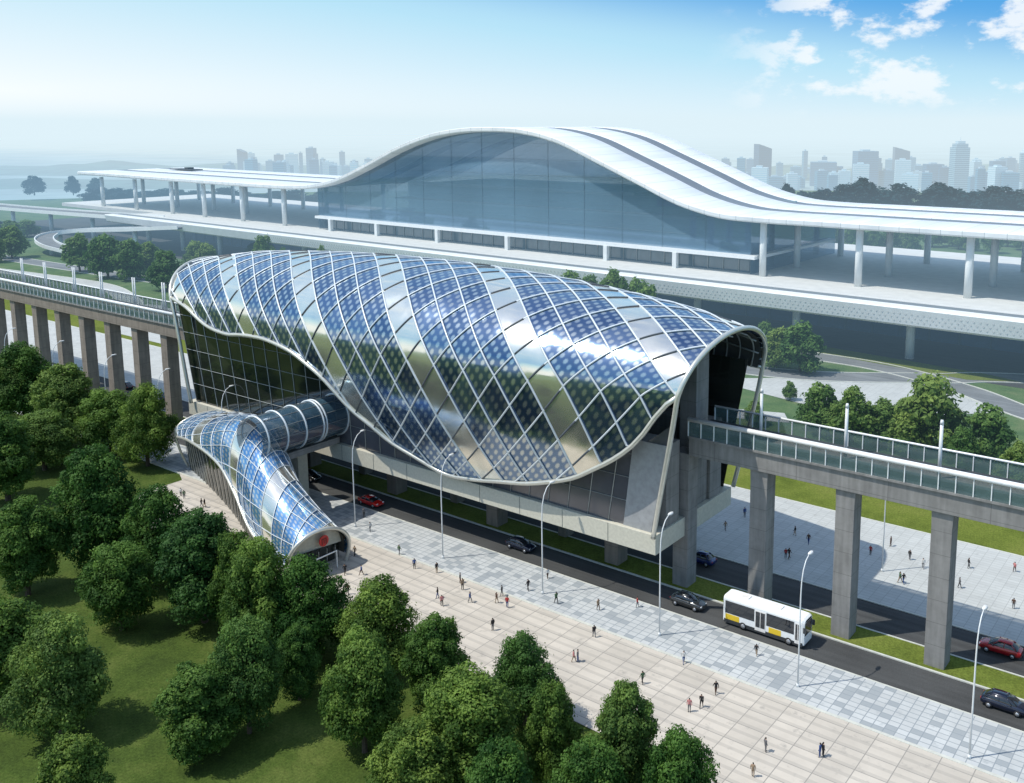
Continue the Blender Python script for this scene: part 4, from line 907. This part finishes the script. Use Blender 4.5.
# ------------------------------------------------------------------ cars
def carpaint(name,c,met=.25): return mat(name,c,.22,metal=met,var=.03,coat=1.0)
PAINT={'red':carpaint('red_car_paint',(.62,.015,.012)),'navy':carpaint('navy_car_paint',(.008,.014,.035)),'silver':carpaint('silver_car_paint',(.06,.065,.07),.6),'blue':carpaint('blue_car_paint',(.01,.03,.14)),'black':carpaint('black_car_paint',(.012,.013,.015)),'darkred':carpaint('dark_red_car_paint',(.38,.010,.016))}
def car_proto(sporty=False):
    o=empty('parked_car' if False else 'car',(0,0,0)); hz_=1.12; 
    b=MB(); rings=[]
    prof=[(-2.36,.70,.42,.62),(-2.28,.82,.32,.86),(-2.0,.89,.27,.96),(-1.5,.92,.24,1.0),(-.8,.93,.22,.99),(0,.93,.22,.98),(.8,.93,.22,.96),(1.3,.92,.24,.93),(1.8,.89,.26,.86),(2.15,.83,.29,.77),(2.33,.72,.34,.66),(2.38,.6,.40,.56)]
    if sporty: prof=[(x,w_*1.03,zb,zt*.86) for x,w_,zb,zt in prof]
    for x,w_,zb,zt in prof:
        h=zt-zb; half=[(w_*.86,zb),(w_*.98,zb+h*.18),(w_*1.0,zb+h*.5),(w_*.97,zb+h*.78),(w_*.88,zb+h*.95),(w_*.5,zt+.015),(0,zt+.03)]
        ring=[(x,y,z*hz_) for y,z in half]+[(x,-y,z*hz_) for y,z in reversed(half[:-1])]
        rings.append(ring)
    b.loft(rings); body=b.build('body',PAINT['red'],o,True)
    b=MB(); rr=[]
    tp=.34 if sporty else .46
    for x,h,wb,wt in [(-2.0,.03,.80,.74),(-1.72,.16,.82,.72),(-1.25,tp-.05,.83,.62),(-.5,tp,.84,.62),(.2,tp-.02,.84,.62),(.75,tp*.6,.83,.68),(1.28,.02,.80,.76)]:
        zb=.955 if not sporty else .82
        rr.append([(x,-wb,(zb-.1)*hz_),(x,wb,(zb-.1)*hz_),(x,wb,zb*hz_),(x,wt,(zb+h)*hz_),(x,0,(zb+h+.03)*hz_),(x,-wt,(zb+h)*hz_),(x,-wb,zb*hz_)])
    b.loft(rr); b.build('window_glass',M['carglass'],o,True)
    b=MB(); rr=[]
    zb=.955 if not sporty else .82
    for x,h,wt in [(-1.32,tp-.05,.5),(-1.15,tp-.01,.60),(-.5,tp+.015,.61),(.1,tp+.0,.60),(.3,tp-.05,.5)]:
        rr.append([(x,-wt,(zb+h-.02)*hz_),(x,-wt*.98,(zb+h+.015)*hz_),(x,0,(zb+h+.055)*hz_),(x,wt*.98,(zb+h+.015)*hz_),(x,wt,(zb+h-.02)*hz_)])
    b.loft(rr)
    for sy in (-1,1):
        b.tube([(.85,sy*.80,zb*hz_),(.2,sy*.615,(zb+tp)*hz_)],.035,5); b.tube([(-.45,sy*.85,zb*hz_),(-.5,sy*.63,(zb+tp)*hz_)],.04,5); b.tube([(-1.8,sy*.80,zb*hz_),(-1.25,sy*.61,(zb+tp-.04)*hz_)],.05,5)
    b.build('roof',PAINT['red'],o,True)
    for x in (-1.45,1.42):
        for sy in (-1,1):
            b=MB(); b.cyl((x,sy*.70,.34),(x,sy*.945,.34),.34,.34,18); w_=b.build('wheel',M['black'],o,True)
            b=MB(); b.cyl((x,sy*.90,.34),(x,sy*.96,.34),.22,.20,14); q=b.build('rim',M['rimsilver'],o,True); q.parent=w_
    for sy in (-1,1):
        b=MB(); b.box(2.14,2.30,sy*.62-.14,sy*.62+.14,.60*hz_,.72*hz_); b.build('headlight',M['clearlight'],o,bevel=.03)
        b=MB(); b.box(-2.345,-2.27,sy*.62-.15,sy*.62+.15,.66*hz_,.80*hz_); b.build('tail_light',M['redlight'],o,bevel=.02)
        b=MB(); b.box(.62,.8,sy*1.0-.09,sy*1.0+.09,.96*hz_,1.07*hz_); b.build('mirror',M['darkmetal'],o,bevel=.03)
    return o
cp0=car_proto(); cp1=car_proto(True); index_kids()
CARS=[(0,-20.2,106.9,0,'navy','dark navy saloon driving along the near road at the right edge'),(0,-23.4,118.9,math.pi,'darkred','dark red saloon on the far road behind the viaduct pier'),
(0,-61.0,106.4,0,'silver','dark silver saloon with black windows between the station corner and the bus'),(0,-91.2,106.8,0,'navy2','dark hatchback in the shade beneath the middle of the station slab'),
(1,-123.7,105.2,0,'red','bright red sports car just right of the pavilion'),(0,-66.3,118.9,math.pi,'blue','blue car half hidden behind the thick pier under the station end'),
(0,-142.2,106.7,0,'black','black car in deep shade next to the tube bridge column'),(0,-284.6,119.5,math.pi,'navy3','dark car behind the leftmost viaduct piers'),(0,-230.7,119.5,math.pi,'black2','dark car seen between the middle left piers'),(0,-214.9,119.5,math.pi,'blue2','dark blue car right of the two cars between the left piers'),(0,-200.6,106.6,0,'black3','black car at the foot of the pier nearest the station')]
used=set()
for pr,x,y,rz_,c,l in CARS:
    p=(cp0,cp1)[pr]
    if pr in used: o=copy_tree(p)
    else: o=p; used.add(pr)
    index_kids()
    o.location=(x,y,.03); o.rotation_euler=(0,0,rz_); o.scale=(1.06,1.06,1.1); tag(o,l,'car')
    o['group']='cars on the two roads'
    m=PAINT[c.rstrip('0123456789')]
    for ch in KIDS[o.name]:
        if ch.name.split('.')[0] in ('body','roof'):
            ch.material_slots[0].link='OBJECT'; ch.material_slots[0].material=m
# ------------------------------------------------------------------ bus
bs=empty('city_bus',(-49.3,106.35,.03),'white city bus with yellow patches and dark windows on the near road','bus')
def bl(mb,x0,x1,y0,y1,z0,z1): mb.box(x0-49.3,x1-49.3,y0+106.35,y1+106.35,z0+.03,z1+.03)
HL,HW,HT=5.7,1.3,4.0
b=MB(); rings=[]
for x,ins,dz in ((-HL,.12,.10),(-HL+.12,.03,.02),(-HL+.5,0,0),(HL-.9,0,0),(HL-.3,.02,.03),(HL,.14,.2)):
    ww=HW-ins; t=HT-dz; rings.append([(x-49.3,106.35+y,z+.03) for y,z in ((-ww,.55),(ww,.55),(ww,t-.4),(ww-.1,t-.12),(ww-.4,t),(-ww+.4,t),(-ww+.1,t-.12),(-ww,t-.4))])
b.loft(rings); b.build('body',M['white'],bs,bevel=.03)
for x0,x1 in ((-5.35,-1.15),(.55,4.35)):
    for sy in (-1,1): b=MB(); bl(b,x0,x1,sy*HW-.02,sy*HW+.02,1.7,3.4); b.build('side_window',M['carglass'],bs)
b=MB(); bl(b,HL-.12,HL+.015,-1.08,1.08,1.7,3.45); b.build('windscreen',M['carglass'],bs,bevel=.04)
b=MB(); bl(b,-HL-.015,-HL+.1,-.95,.95,2.1,3.3); b.build('rear_window',M['carglass'],bs,bevel=.04)
for x0,x1 in ((-1.05,.45),(4.45,5.25)):
    b=MB(); bl(b,x0,x1,-HW-.03,-HW+.01,.62,3.35); d_=b.build('door',M['signwhite'],bs)
    b=MB()
    mid_=(x0+x1)/2
    bl(b,x0+.1,mid_-.05,-HW-.045,-HW-.02,1.1,3.2); bl(b,mid_+.05,x1-.1,-HW-.045,-HW-.02,1.1,3.2); q=b.build('door_glass',M['carglass'],bs); q.parent=d_; q.location=(0,0,0)
for x0,x1 in ((-5.3,-3.3),(.9,2.6)): b=MB(); bl(b,x0,x1,-HW-.025,-HW+.01,.87,1.6); b.build('yellow_panel',M['busyellow'],bs)
b=MB(); bl(b,-5.5,5.5,-HW-.012,HW+.012,.35,.86); b.build('skirt',M['darkmetal'],bs)
for x in (-2.75,3.65):
    for sy in (-1,1):
        b=MB(); c=Vector((x-49.3,106.35,.55)); b.cyl((c.x,c.y+sy*1.0,.55),(c.x,c.y+sy*1.325,.55),.52,.52,20); w_=b.build('wheel',M['black'],bs,True)
        b=MB(); b.cyl((c.x,c.y+sy*1.3,.55),(c.x,c.y+sy*1.35,.55),.32,.28,16); q=b.build('rim',M['rimsilver'],bs,True); q.parent=w_
for x in (-3,1.6):
    b=MB(); bl(b,x-.6,x+.6,-.5,.5,HT-.01,HT+.12); b.build('roof_hatch',M['signwhite'],bs,bevel=.03)
for sy in (-1,1):
    b=MB(); bl(b,HL-.05,HL+.04,sy*.95-.17,sy*.95+.17,.85,1.1); b.build('headlight',M['clearlight'],bs)
    b=MB(); bl(b,HL-.1,HL+.3,sy*1.35-.06,sy*1.35+.06,2.3,3.0); b.build('mirror',M['darkmetal'],bs)
b=MB(); bl(b,HL-.1,HL+.02,-.8,.8,3.5,3.75); b.build('destination_board',M['black'],bs)
# ------------------------------------------------------------------ people
def person_mesh(pose,seed):
    rnd=random.Random(seed); h=1.0
    st_=pose
    J={}; V=[];E=[];Rr=[]
    def a(p,r,par=None):
        V.append(p);Rr.append(r)
        if par is not None: E.append((par,len(V)-1))
        return len(V)-1
    pel=a((0,0,.95),.13); ch=a((.0,0,1.28),.16,pel); nk=a((0,0,1.48),.07,ch); hd=a((.02,0,1.60),.095,nk); tp=a((.01,0,1.70),.085,hd)
    for sy in (-1,1):
        sw=sy*st_
        hp=a((0,sy*.09,.88),.10,pel); kn=a((sw*.5+.03,sy*.10,.5),.065,hp); an=a((sw,sy*.10,.09),.045,kn); a((sw+.16,sy*.11,.04),.04,an)
        sh=a((0,sy*.19,1.42),.065,ch); el=a((-sw*.45-.02,sy*.25,1.14),.045,sh); hn=a((-sw*.8+.07,sy*.25,.90),.033,el); a((-sw*.9+.09,sy*.25,.81),.03,hn)
    me=bpy.data.meshes.new('person'); me.from_pydata(V,E,[])
    o=bpy.data.objects.new('tmp',me); C.objects.link(o)
    md=o.modifiers.new('s','SKIN'); sv=me.skin_vertices[0].data
    for i,r in enumerate(Rr): sv[i].radius=(r,r*(1.15 if i==1 else 1))
    sv[0].use_root=True; md.use_smooth_shade=True
    sb=o.modifiers.new('ss','SUBSURF'); sb.levels=1; sb.render_levels=1
    dg=bpy.context.evaluated_depsgraph_get(); m2=bpy.data.meshes.new_from_object(o.evaluated_get(dg)); m2.name='person'
    bpy.data.objects.remove(o)
    for k in range(5): m2.materials.append(None)
    for p in m2.polygons:
        c=p.center; z=c.z
        if z<.10: k=3
        elif z<.93 and abs(c.y)<.215: k=1
        elif z<.88: k=2
        elif z<1.47: k=0
        elif z>1.60 or (z>1.54 and c.x<.0): k=4
        else: k=2
        p.material_index=k
    return m2
CL={k:mat('cloth_'+k,v,.85,var=.08,scale=8) for k,v in dict(black=(.02,.02,.022),grey=(.14,.14,.15),white=(.6,.6,.58),red=(.35,.03,.03),blue=(.04,.08,.22),tan=(.3,.22,.15),brown=(.09,.05,.035),green=(.06,.12,.06),pink=(.5,.2,.2)).items()}
SK=mat('skin',(.42,.26,.18),.6,var=.05); HR=mat('hair',(.02,.015,.012),.7); SHO=mat('shoe',(.03,.025,.02),.6)
PM=[person_mesh(p,i) for i,p in enumerate((.0,.16,.26,-.2,.05,-.3))]
for m in PM:
    for k,q in enumerate((CL['black'],CL['grey'],SK,SHO,HR)): m.materials[k]=q
tops=['black','red','grey','white','blue','black','brown','pink','black','tan','green','black']; bots=['black','grey','blue','black','tan','brown','grey']
def place_word(x,y):
    if y>122: return 'on the pale paving behind the viaduct'
    if x<-140: return 'on the plaza left of the pavilion'
    if x<-99: return 'near the pavilion portal'
    side='on the grey sidewalk' if y>94.6 else 'on the plaza'
    if x<-85: return side+' below the station roof'
    if x<-60: return side+' near the station corner'
    return side+' in front of the bus'
from itertools import count
seen={}
EXT=[(-12.5,82.5),(-120.2,100.6),(-70.3,98.2),(-99.6,92.4),(-77.0,133.5),(-24.6,131.2)]
PP=PEOPLE+EXT
for k,(x,y) in enumerate(PP):
    if x>-15: continue
    t=tops[(k*7+3)%len(tops)]; bt=bots[(k*5+1)%len(bots)]; v=random.Random(k).randrange(6)
    o=bpy.data.objects.new('person',PM[v]); C.objects.link(o); o.location=(x,y,.14 if y>94.6 and y<104 else (.13 if y>122 else .10)); o.rotation_euler=(0,0,random.Random(k+50).uniform(0,6.28)); s_=random.Random(k+9).uniform(1.0,1.12); o.scale=(s_*.98,s_*.98,s_*.92)
    for q,mm in ((0,CL[t]),(1,CL[bt])):
        o.material_slots[q].link='OBJECT'; o.material_slots[q].material=mm
    pose=['standing still','walking','striding','walking','standing','striding'][v]
    l='%s-topped person in %s trousers %s %s'%(t,bt,pose,place_word(x,y))
    seen.setdefault(l,[]).append(o); tag(o,l,'person','people on the paving')
for l,os_ in seen.items():
    if len(os_)>1:
        os_.sort(key=lambda o:o.location.x)
        for i,o in enumerate(os_):
            o['label']=l+(', left of two','',', right of two')[0 if i==0 else 2] if len(os_)==2 else l+', '+('leftmost','middle','rightmost','far right')[min(i,3)]
# ------------------------------------------------------------------ trees
def tree_meshes(seed,nleaf,lsize,h=10.,wd=8.,nbl=34):
    """trunk + crown meshes at unit size: height 1 = h metres"""
    rnd=random.Random(seed); tr=MB(); 
    lean=(rnd.uniform(-.3,.3),rnd.uniform(-.3,.3))
    tr.tube([(0,0,-.2),(lean[0]*.3,lean[1]*.3,h*.18),(lean[0],lean[1],h*.42),(lean[0]*1.2,lean[1]*1.2,h*.7)],[.26,.20,.14,.05],8)
    blobs=[(0,0,h*.38,wd*.30),(0,0,h*.58,wd*.29),(0,0,h*.76,wd*.20)]
    for k in range(nbl):
        for _ in range(40):
            u=rnd.random(); a=rnd.uniform(0,6.283); prof=(math.sin(math.pi*min(1,.12+.86*u)**.85))**.55
            rr=rnd.uniform(.72,1.0)*prof*wd*.37; x,y,zz=rr*math.cos(a),rr*math.sin(a),h*(.17+.72*u)
            if all((x-q[0])**2+(y-q[1])**2+(zz-q[2])**2>1.25*(wd/8)**2 for q in blobs[3:]): break
        blobs.append((x,y,zz,rnd.uniform(.7,1.45)*wd/8*(1.08-.3*u)))
    for q in blobs[3:15]:
        z0=h*rnd.uniform(.2,.45); tr.tube([(lean[0]*.8,lean[1]*.8,z0),((lean[0]+q[0])*.5,(lean[1]+q[1])*.5,(z0+q[2])*.5),(q[0],q[1],q[2])],[.09,.06,.02],5)
    V=[];F=[];T=[]
    tot=sum(q[3]**2 for q in blobs)
    for q in blobs:
        nb=int(nleaf*q[3]**2/tot); tone=rnd.uniform(-.18,.18)
        for _ in range(nb):
            d=Vector((rnd.gauss(0,1),rnd.gauss(0,1),rnd.gauss(0,1))); d.normalize()
            if d.z<-.5 and rnd.random()<.5: d.z=-d.z
            r=q[3]*(rnd.uniform(.5,1.0)**.55)*(1+.5*noise.noise(Vector((d.x*2.2+q[0],d.y*2.2+q[1],d.z*2.2+q[2]))))
            if rnd.random()<.14: r*=rnd.uniform(1.05,1.3)
            p=Vector(q[:3])+Vector((d.x*r,d.y*r,d.z*r*.88))
            nr=(d+Vector((rnd.gauss(0,.45),rnd.gauss(0,.45),rnd.gauss(0,.45)+.25))).normalized()
            a=nr.orthogonal().normalized(); a=Matrix.Rotation(rnd.uniform(0,6.28),3,nr)@a; c=nr.cross(a); s_=lsize*rnd.uniform(.6,1.3)
            b0=len(V); V.extend([p+a*s_*.5,p+c*s_*.32,p-a*s_*.5,p-c*s_*.32]); F.append((b0,b0+1,b0+2,b0+3))
            ins=(p-Vector((0,0,h*.5))).length/(h*.5); T.append(tone+rnd.uniform(-.12,.12)+.22*(ins-.6)+.12*(p.z/h-.5)+.12)  # crown shade put into the tone: inner and lower leaves darker
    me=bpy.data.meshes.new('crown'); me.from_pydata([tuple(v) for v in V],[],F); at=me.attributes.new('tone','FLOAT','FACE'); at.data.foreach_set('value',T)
    tm_=bpy.data.meshes.new('trunk'); tm_.from_pydata(tr.v,[],tr.f); tm_.materials.append(M['bark'])
    return tm_,me
NEAR=[tree_meshes(100+i,36000,.225,10,(8,6.9,7.4,8.4,6.6,7.8)[i],(40,34,46,38,30,44)[i]) for i in range(6)]
FAR=[tree_meshes(200+i,5000,.60,10,8.5,22) for i in range(4)]
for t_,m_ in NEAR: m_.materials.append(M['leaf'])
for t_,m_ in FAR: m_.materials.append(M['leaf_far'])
def tree(x,y,h,w_,protos,k,label,group,wood=False,zb=0,name='broadleaf_tree',soft=False):
    rnd=random.Random(k*13+5)
    o=empty(name,(x,y,zb),label,'tree',group,rnd.uniform(0,6.28)); o.scale=(w_/8.6,w_/8.6,h/10.)
    t_,m_=protos[k%len(protos)]
    a=bpy.data.objects.new('trunk',t_); C.objects.link(a); a.parent=o
    c=bpy.data.objects.new('crown',m_); C.objects.link(c); c.parent=o
    if soft: c.material_slots[0].link='OBJECT'; c.material_slots[0].material=M['leaf_soft']
    if wood: c.material_slots[0].link='OBJECT'; c.material_slots[0].material=M['leaf_wood']
    return o
def tword(k,x,y,h):
    size='tall' if h>13.5 else ('medium' if h>11.5 else 'smaller')
    return size
TL=["by the left viaduct piers at the left edge","second from the left edge in the row before the piers","third in the row before the left piers","nearest the pavilion in the row before the left piers","at the left edge below the row of piers","behind the leftmost lawn clump, under the pier row","left of the dense clump beside the paved corner","low at the left edge above the darkest corner","huge at the left edge near the bottom corner","on the dark lawn near the bottom left corner","cut by the bottom edge near the left corner","left flank of the clump below the pavilion","behind the clump's left flank below the pavilion","tallest of the clump directly below the pavilion","hiding the pavilion's lower front wall","just left of the pavilion portal at the clump's right end","left one of the pair standing alone on the middle lawn","right one of the pair standing alone on the middle lawn","large at the lawn corner right of the portal","right behind the large lawn corner tree, against the plaza","in front of the large lawn corner tree","pointed one at the plaza edge, middle of the bottom","directly right in front of the pointed plaza tree","left of the pointed plaza tree in the bottom clump","cut by the bottom edge in the middle clump","at the plaza edge just left of the last tree","rightmost of the foreground trees at the plaza edge","lowest one between middle clump and last two trees","between the paved corner and the clump below the pavilion","farthest tree at the left edge before the viaduct","cut by the frame in the middle bottom clump","low and bushy right of the clump below the portal"]
for k,(x,y,h,w_,kd) in enumerate(TREES):
    tree(x,y,h*(1.17+.16*math.sin(k*2.3)+(.12 if k in (12,13,14,15,28) else 0)),w_*(1.33+.16*math.sin(k*1.7)),NEAR,k,'%s leafy green tree %s'%(tword(k,x,y,h),TL[k]),'leafy trees on the foreground lawn',soft=(k%4==1))
for k,(x,y,h,w_,kd) in enumerate(TREES_FAR):
    if x>-140: l='leafy green tree in the hedge behind the right viaduct'; g_='trees behind the right viaduct'
    elif x>-250: continue
    elif abs(x+483.8)<1: continue
    else: l='hazy green tree beyond the left viaduct below the terminal'; g_='trees beyond the left viaduct'
    tree(x,y,h,w_*1.1,FAR,k,l,g_)
for k,(x,y,h,w_) in enumerate([(-180.0,236,21.4,14),(-174.0,239,19.5,12),(-162.2,234,22.8,15),(-155.4,237,21.5,13),(-148.2,232,20.5,13),(-349.1,244,20,13),(-308.7,242,18.6,8),(-334,243,16.5,7),(-384.9,240,14.9,12)]):
    tree(x,y,h,w_,FAR,k+1,'green tree rising in front of the terminal deck just over the station roof' if x>-200 else 'green tree rising in front of the terminal deck over the roof end','trees in front of the terminal deck')
for k,(x,y,h,w_,kd) in enumerate(WOOD[:-5]):
    if y>580 and x>-300: l='dark tree in the line beyond the terminal roof before the city'; g_='dark trees beyond the terminal'; dk=True
    elif x<-850: l='dark round tree standing alone in the haze at far left'; g_='lone dark trees at far left'; dk=True
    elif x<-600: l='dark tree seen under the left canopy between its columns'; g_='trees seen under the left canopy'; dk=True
    elif x<-350: l='hazy green tree in the wood at far left'; g_='trees of the far left wood'; dk=False
    else: l='green tree seen under the right canopy between its columns'; g_='trees seen under the right canopy'; dk=False
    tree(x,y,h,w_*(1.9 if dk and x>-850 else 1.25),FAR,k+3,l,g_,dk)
# ------------------------------------------------------------------ city
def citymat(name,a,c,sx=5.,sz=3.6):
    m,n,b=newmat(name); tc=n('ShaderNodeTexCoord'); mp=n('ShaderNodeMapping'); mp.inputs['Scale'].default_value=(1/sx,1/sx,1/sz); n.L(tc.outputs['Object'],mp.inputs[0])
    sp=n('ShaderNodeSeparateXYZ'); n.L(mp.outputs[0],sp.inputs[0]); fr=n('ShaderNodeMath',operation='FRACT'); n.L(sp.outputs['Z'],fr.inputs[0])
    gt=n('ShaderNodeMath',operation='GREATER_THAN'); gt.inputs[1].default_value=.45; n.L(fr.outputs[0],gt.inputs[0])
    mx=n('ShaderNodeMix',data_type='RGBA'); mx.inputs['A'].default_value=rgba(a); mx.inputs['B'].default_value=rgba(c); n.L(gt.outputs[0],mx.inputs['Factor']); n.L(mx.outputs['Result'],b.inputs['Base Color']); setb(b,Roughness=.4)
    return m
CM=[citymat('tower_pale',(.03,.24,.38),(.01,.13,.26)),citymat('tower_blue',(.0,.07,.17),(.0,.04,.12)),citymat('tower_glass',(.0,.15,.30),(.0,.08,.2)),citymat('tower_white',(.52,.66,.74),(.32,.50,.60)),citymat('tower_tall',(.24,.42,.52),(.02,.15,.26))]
CLAB={0:'blue glass office tower with a slanted top at the left of the right hand skyline',4:'pale slab tower with a white block in front, in the right skyline',10:'tallest pale skyscraper with stepped crown in the skyline',14:'pointed dark tower cut by the right edge of the picture',7:'dark blue flat topped tower in the middle of the right skyline',12:'square glass tower between the tallest skyscraper and the right edge',18:'thin slanted tower at the left end of the distant skyline',21:'dark topped tower tallest of the left skyline group'}
rc=random.Random(77)
for _ in range(46):
    f=rc.random()
    if f<.68: cx_c=rc.uniform(-1150,-330); cy_c=2050+(cx_c+700)*.55+rc.uniform(-150,250); hh=rc.uniform(25,62)
    else: cx_c=rc.uniform(-2150,-1650); cy_c=1480+(cx_c+1900)*.6+rc.uniform(-120,160); hh=rc.uniform(25,58)
    CITY.append((cx_c,cy_c,rc.uniform(11,24),hh,rc.choice([0,0,2,2,3])))
for k,(x,y,w_,h,s_) in enumerate(CITY):
    zb=-62; H_=max(18,h+2); rz_=R(35)+random.Random(k).uniform(-.35,.35)
    l=CLAB.get(k,('pale hazy high rise block in the right hand skyline' if x>-1250 else 'very faint hazy high rise in the left hand skyline'))
    o=empty('city_tower',(x,y,zb),l,'building',None if k in CLAB else ('distant blocks of the right skyline' if x>-1250 else 'distant blocks of the left skyline'),rz_)
    b=MB(); D=w_*.45; m=CM[(1 if s_==1 else 2 if s_==2 else 3 if s_==3 else 4 if s_ in (4,5) else 0)]
    b2=MB()
    if s_==1:
        b.loft([[(-D,-D,0),(D,-D,0),(D,D,0),(-D,D,0)],[(-D,-D,H_),(D,-D,H_*.9),(D,D,H_*.9),(-D,D,H_)]])
        b2.box(-D*.5,0,-D*.5,D*.5,H_*.93,H_*.97)
    elif s_==4:
        b.box(-D,D,-D,D,0,H_*.88); b.box(-D*.8,D*.8,-D*.8,D*.8,H_*.88,H_*.95); b2.box(-D*.5,D*.5,-D*.5,D*.5,H_*.95,H_); b2.cyl((0,0,H_),(0,0,H_+8),.7,.2,6)
    elif s_==5:
        b.box(-D,D,-D,D,0,H_*.85); b2.loft([[(-D,-D,H_*.85),(D,-D,H_*.85),(D,D,H_*.85),(-D,D,H_*.85)],[(-.5,-.5,H_),(.5,-.5,H_),(.5,.5,H_),(-.5,.5,H_)]])
    else:
        b.box(-D,D,-D*.8,D*.8,0,H_-2); b2.box(-D*.45,D*.3,-D*.4,D*.4,H_-2,H_+1.2)
        if k%3==0: b.box(D,D*1.5,-D*.6,D*.6,0,H_*.8)
    for q,nm,mm in ((b,'tower_wall',m),(b2,'roof_top',CM[3])):
        me=bpy.data.meshes.new(nm); me.from_pydata(q.v,[],q.f); me.materials.append(mm); oo=bpy.data.objects.new(nm,me); C.objects.link(oo); oo.parent=o
# ------------------------------------------------------------------ render settings
sc=bpy.context.scene
sc.view_settings.view_transform='Standard'; sc.view_settings.look='None'; sc.view_settings.exposure=0; sc.view_settings.gamma=1
sc.render.engine='CYCLES'; sc.cycles.use_denoising=True; sc.cycles.max_bounces=7; sc.cycles.transparent_max_bounces=12; sc.cycles.caustics_reflective=False; sc.cycles.caustics_refractive=False
sc.cycles.diffuse_bounces=3; sc.cycles.glossy_bounces=3; sc.cycles.sample_clamp_indirect=6
"""end"""
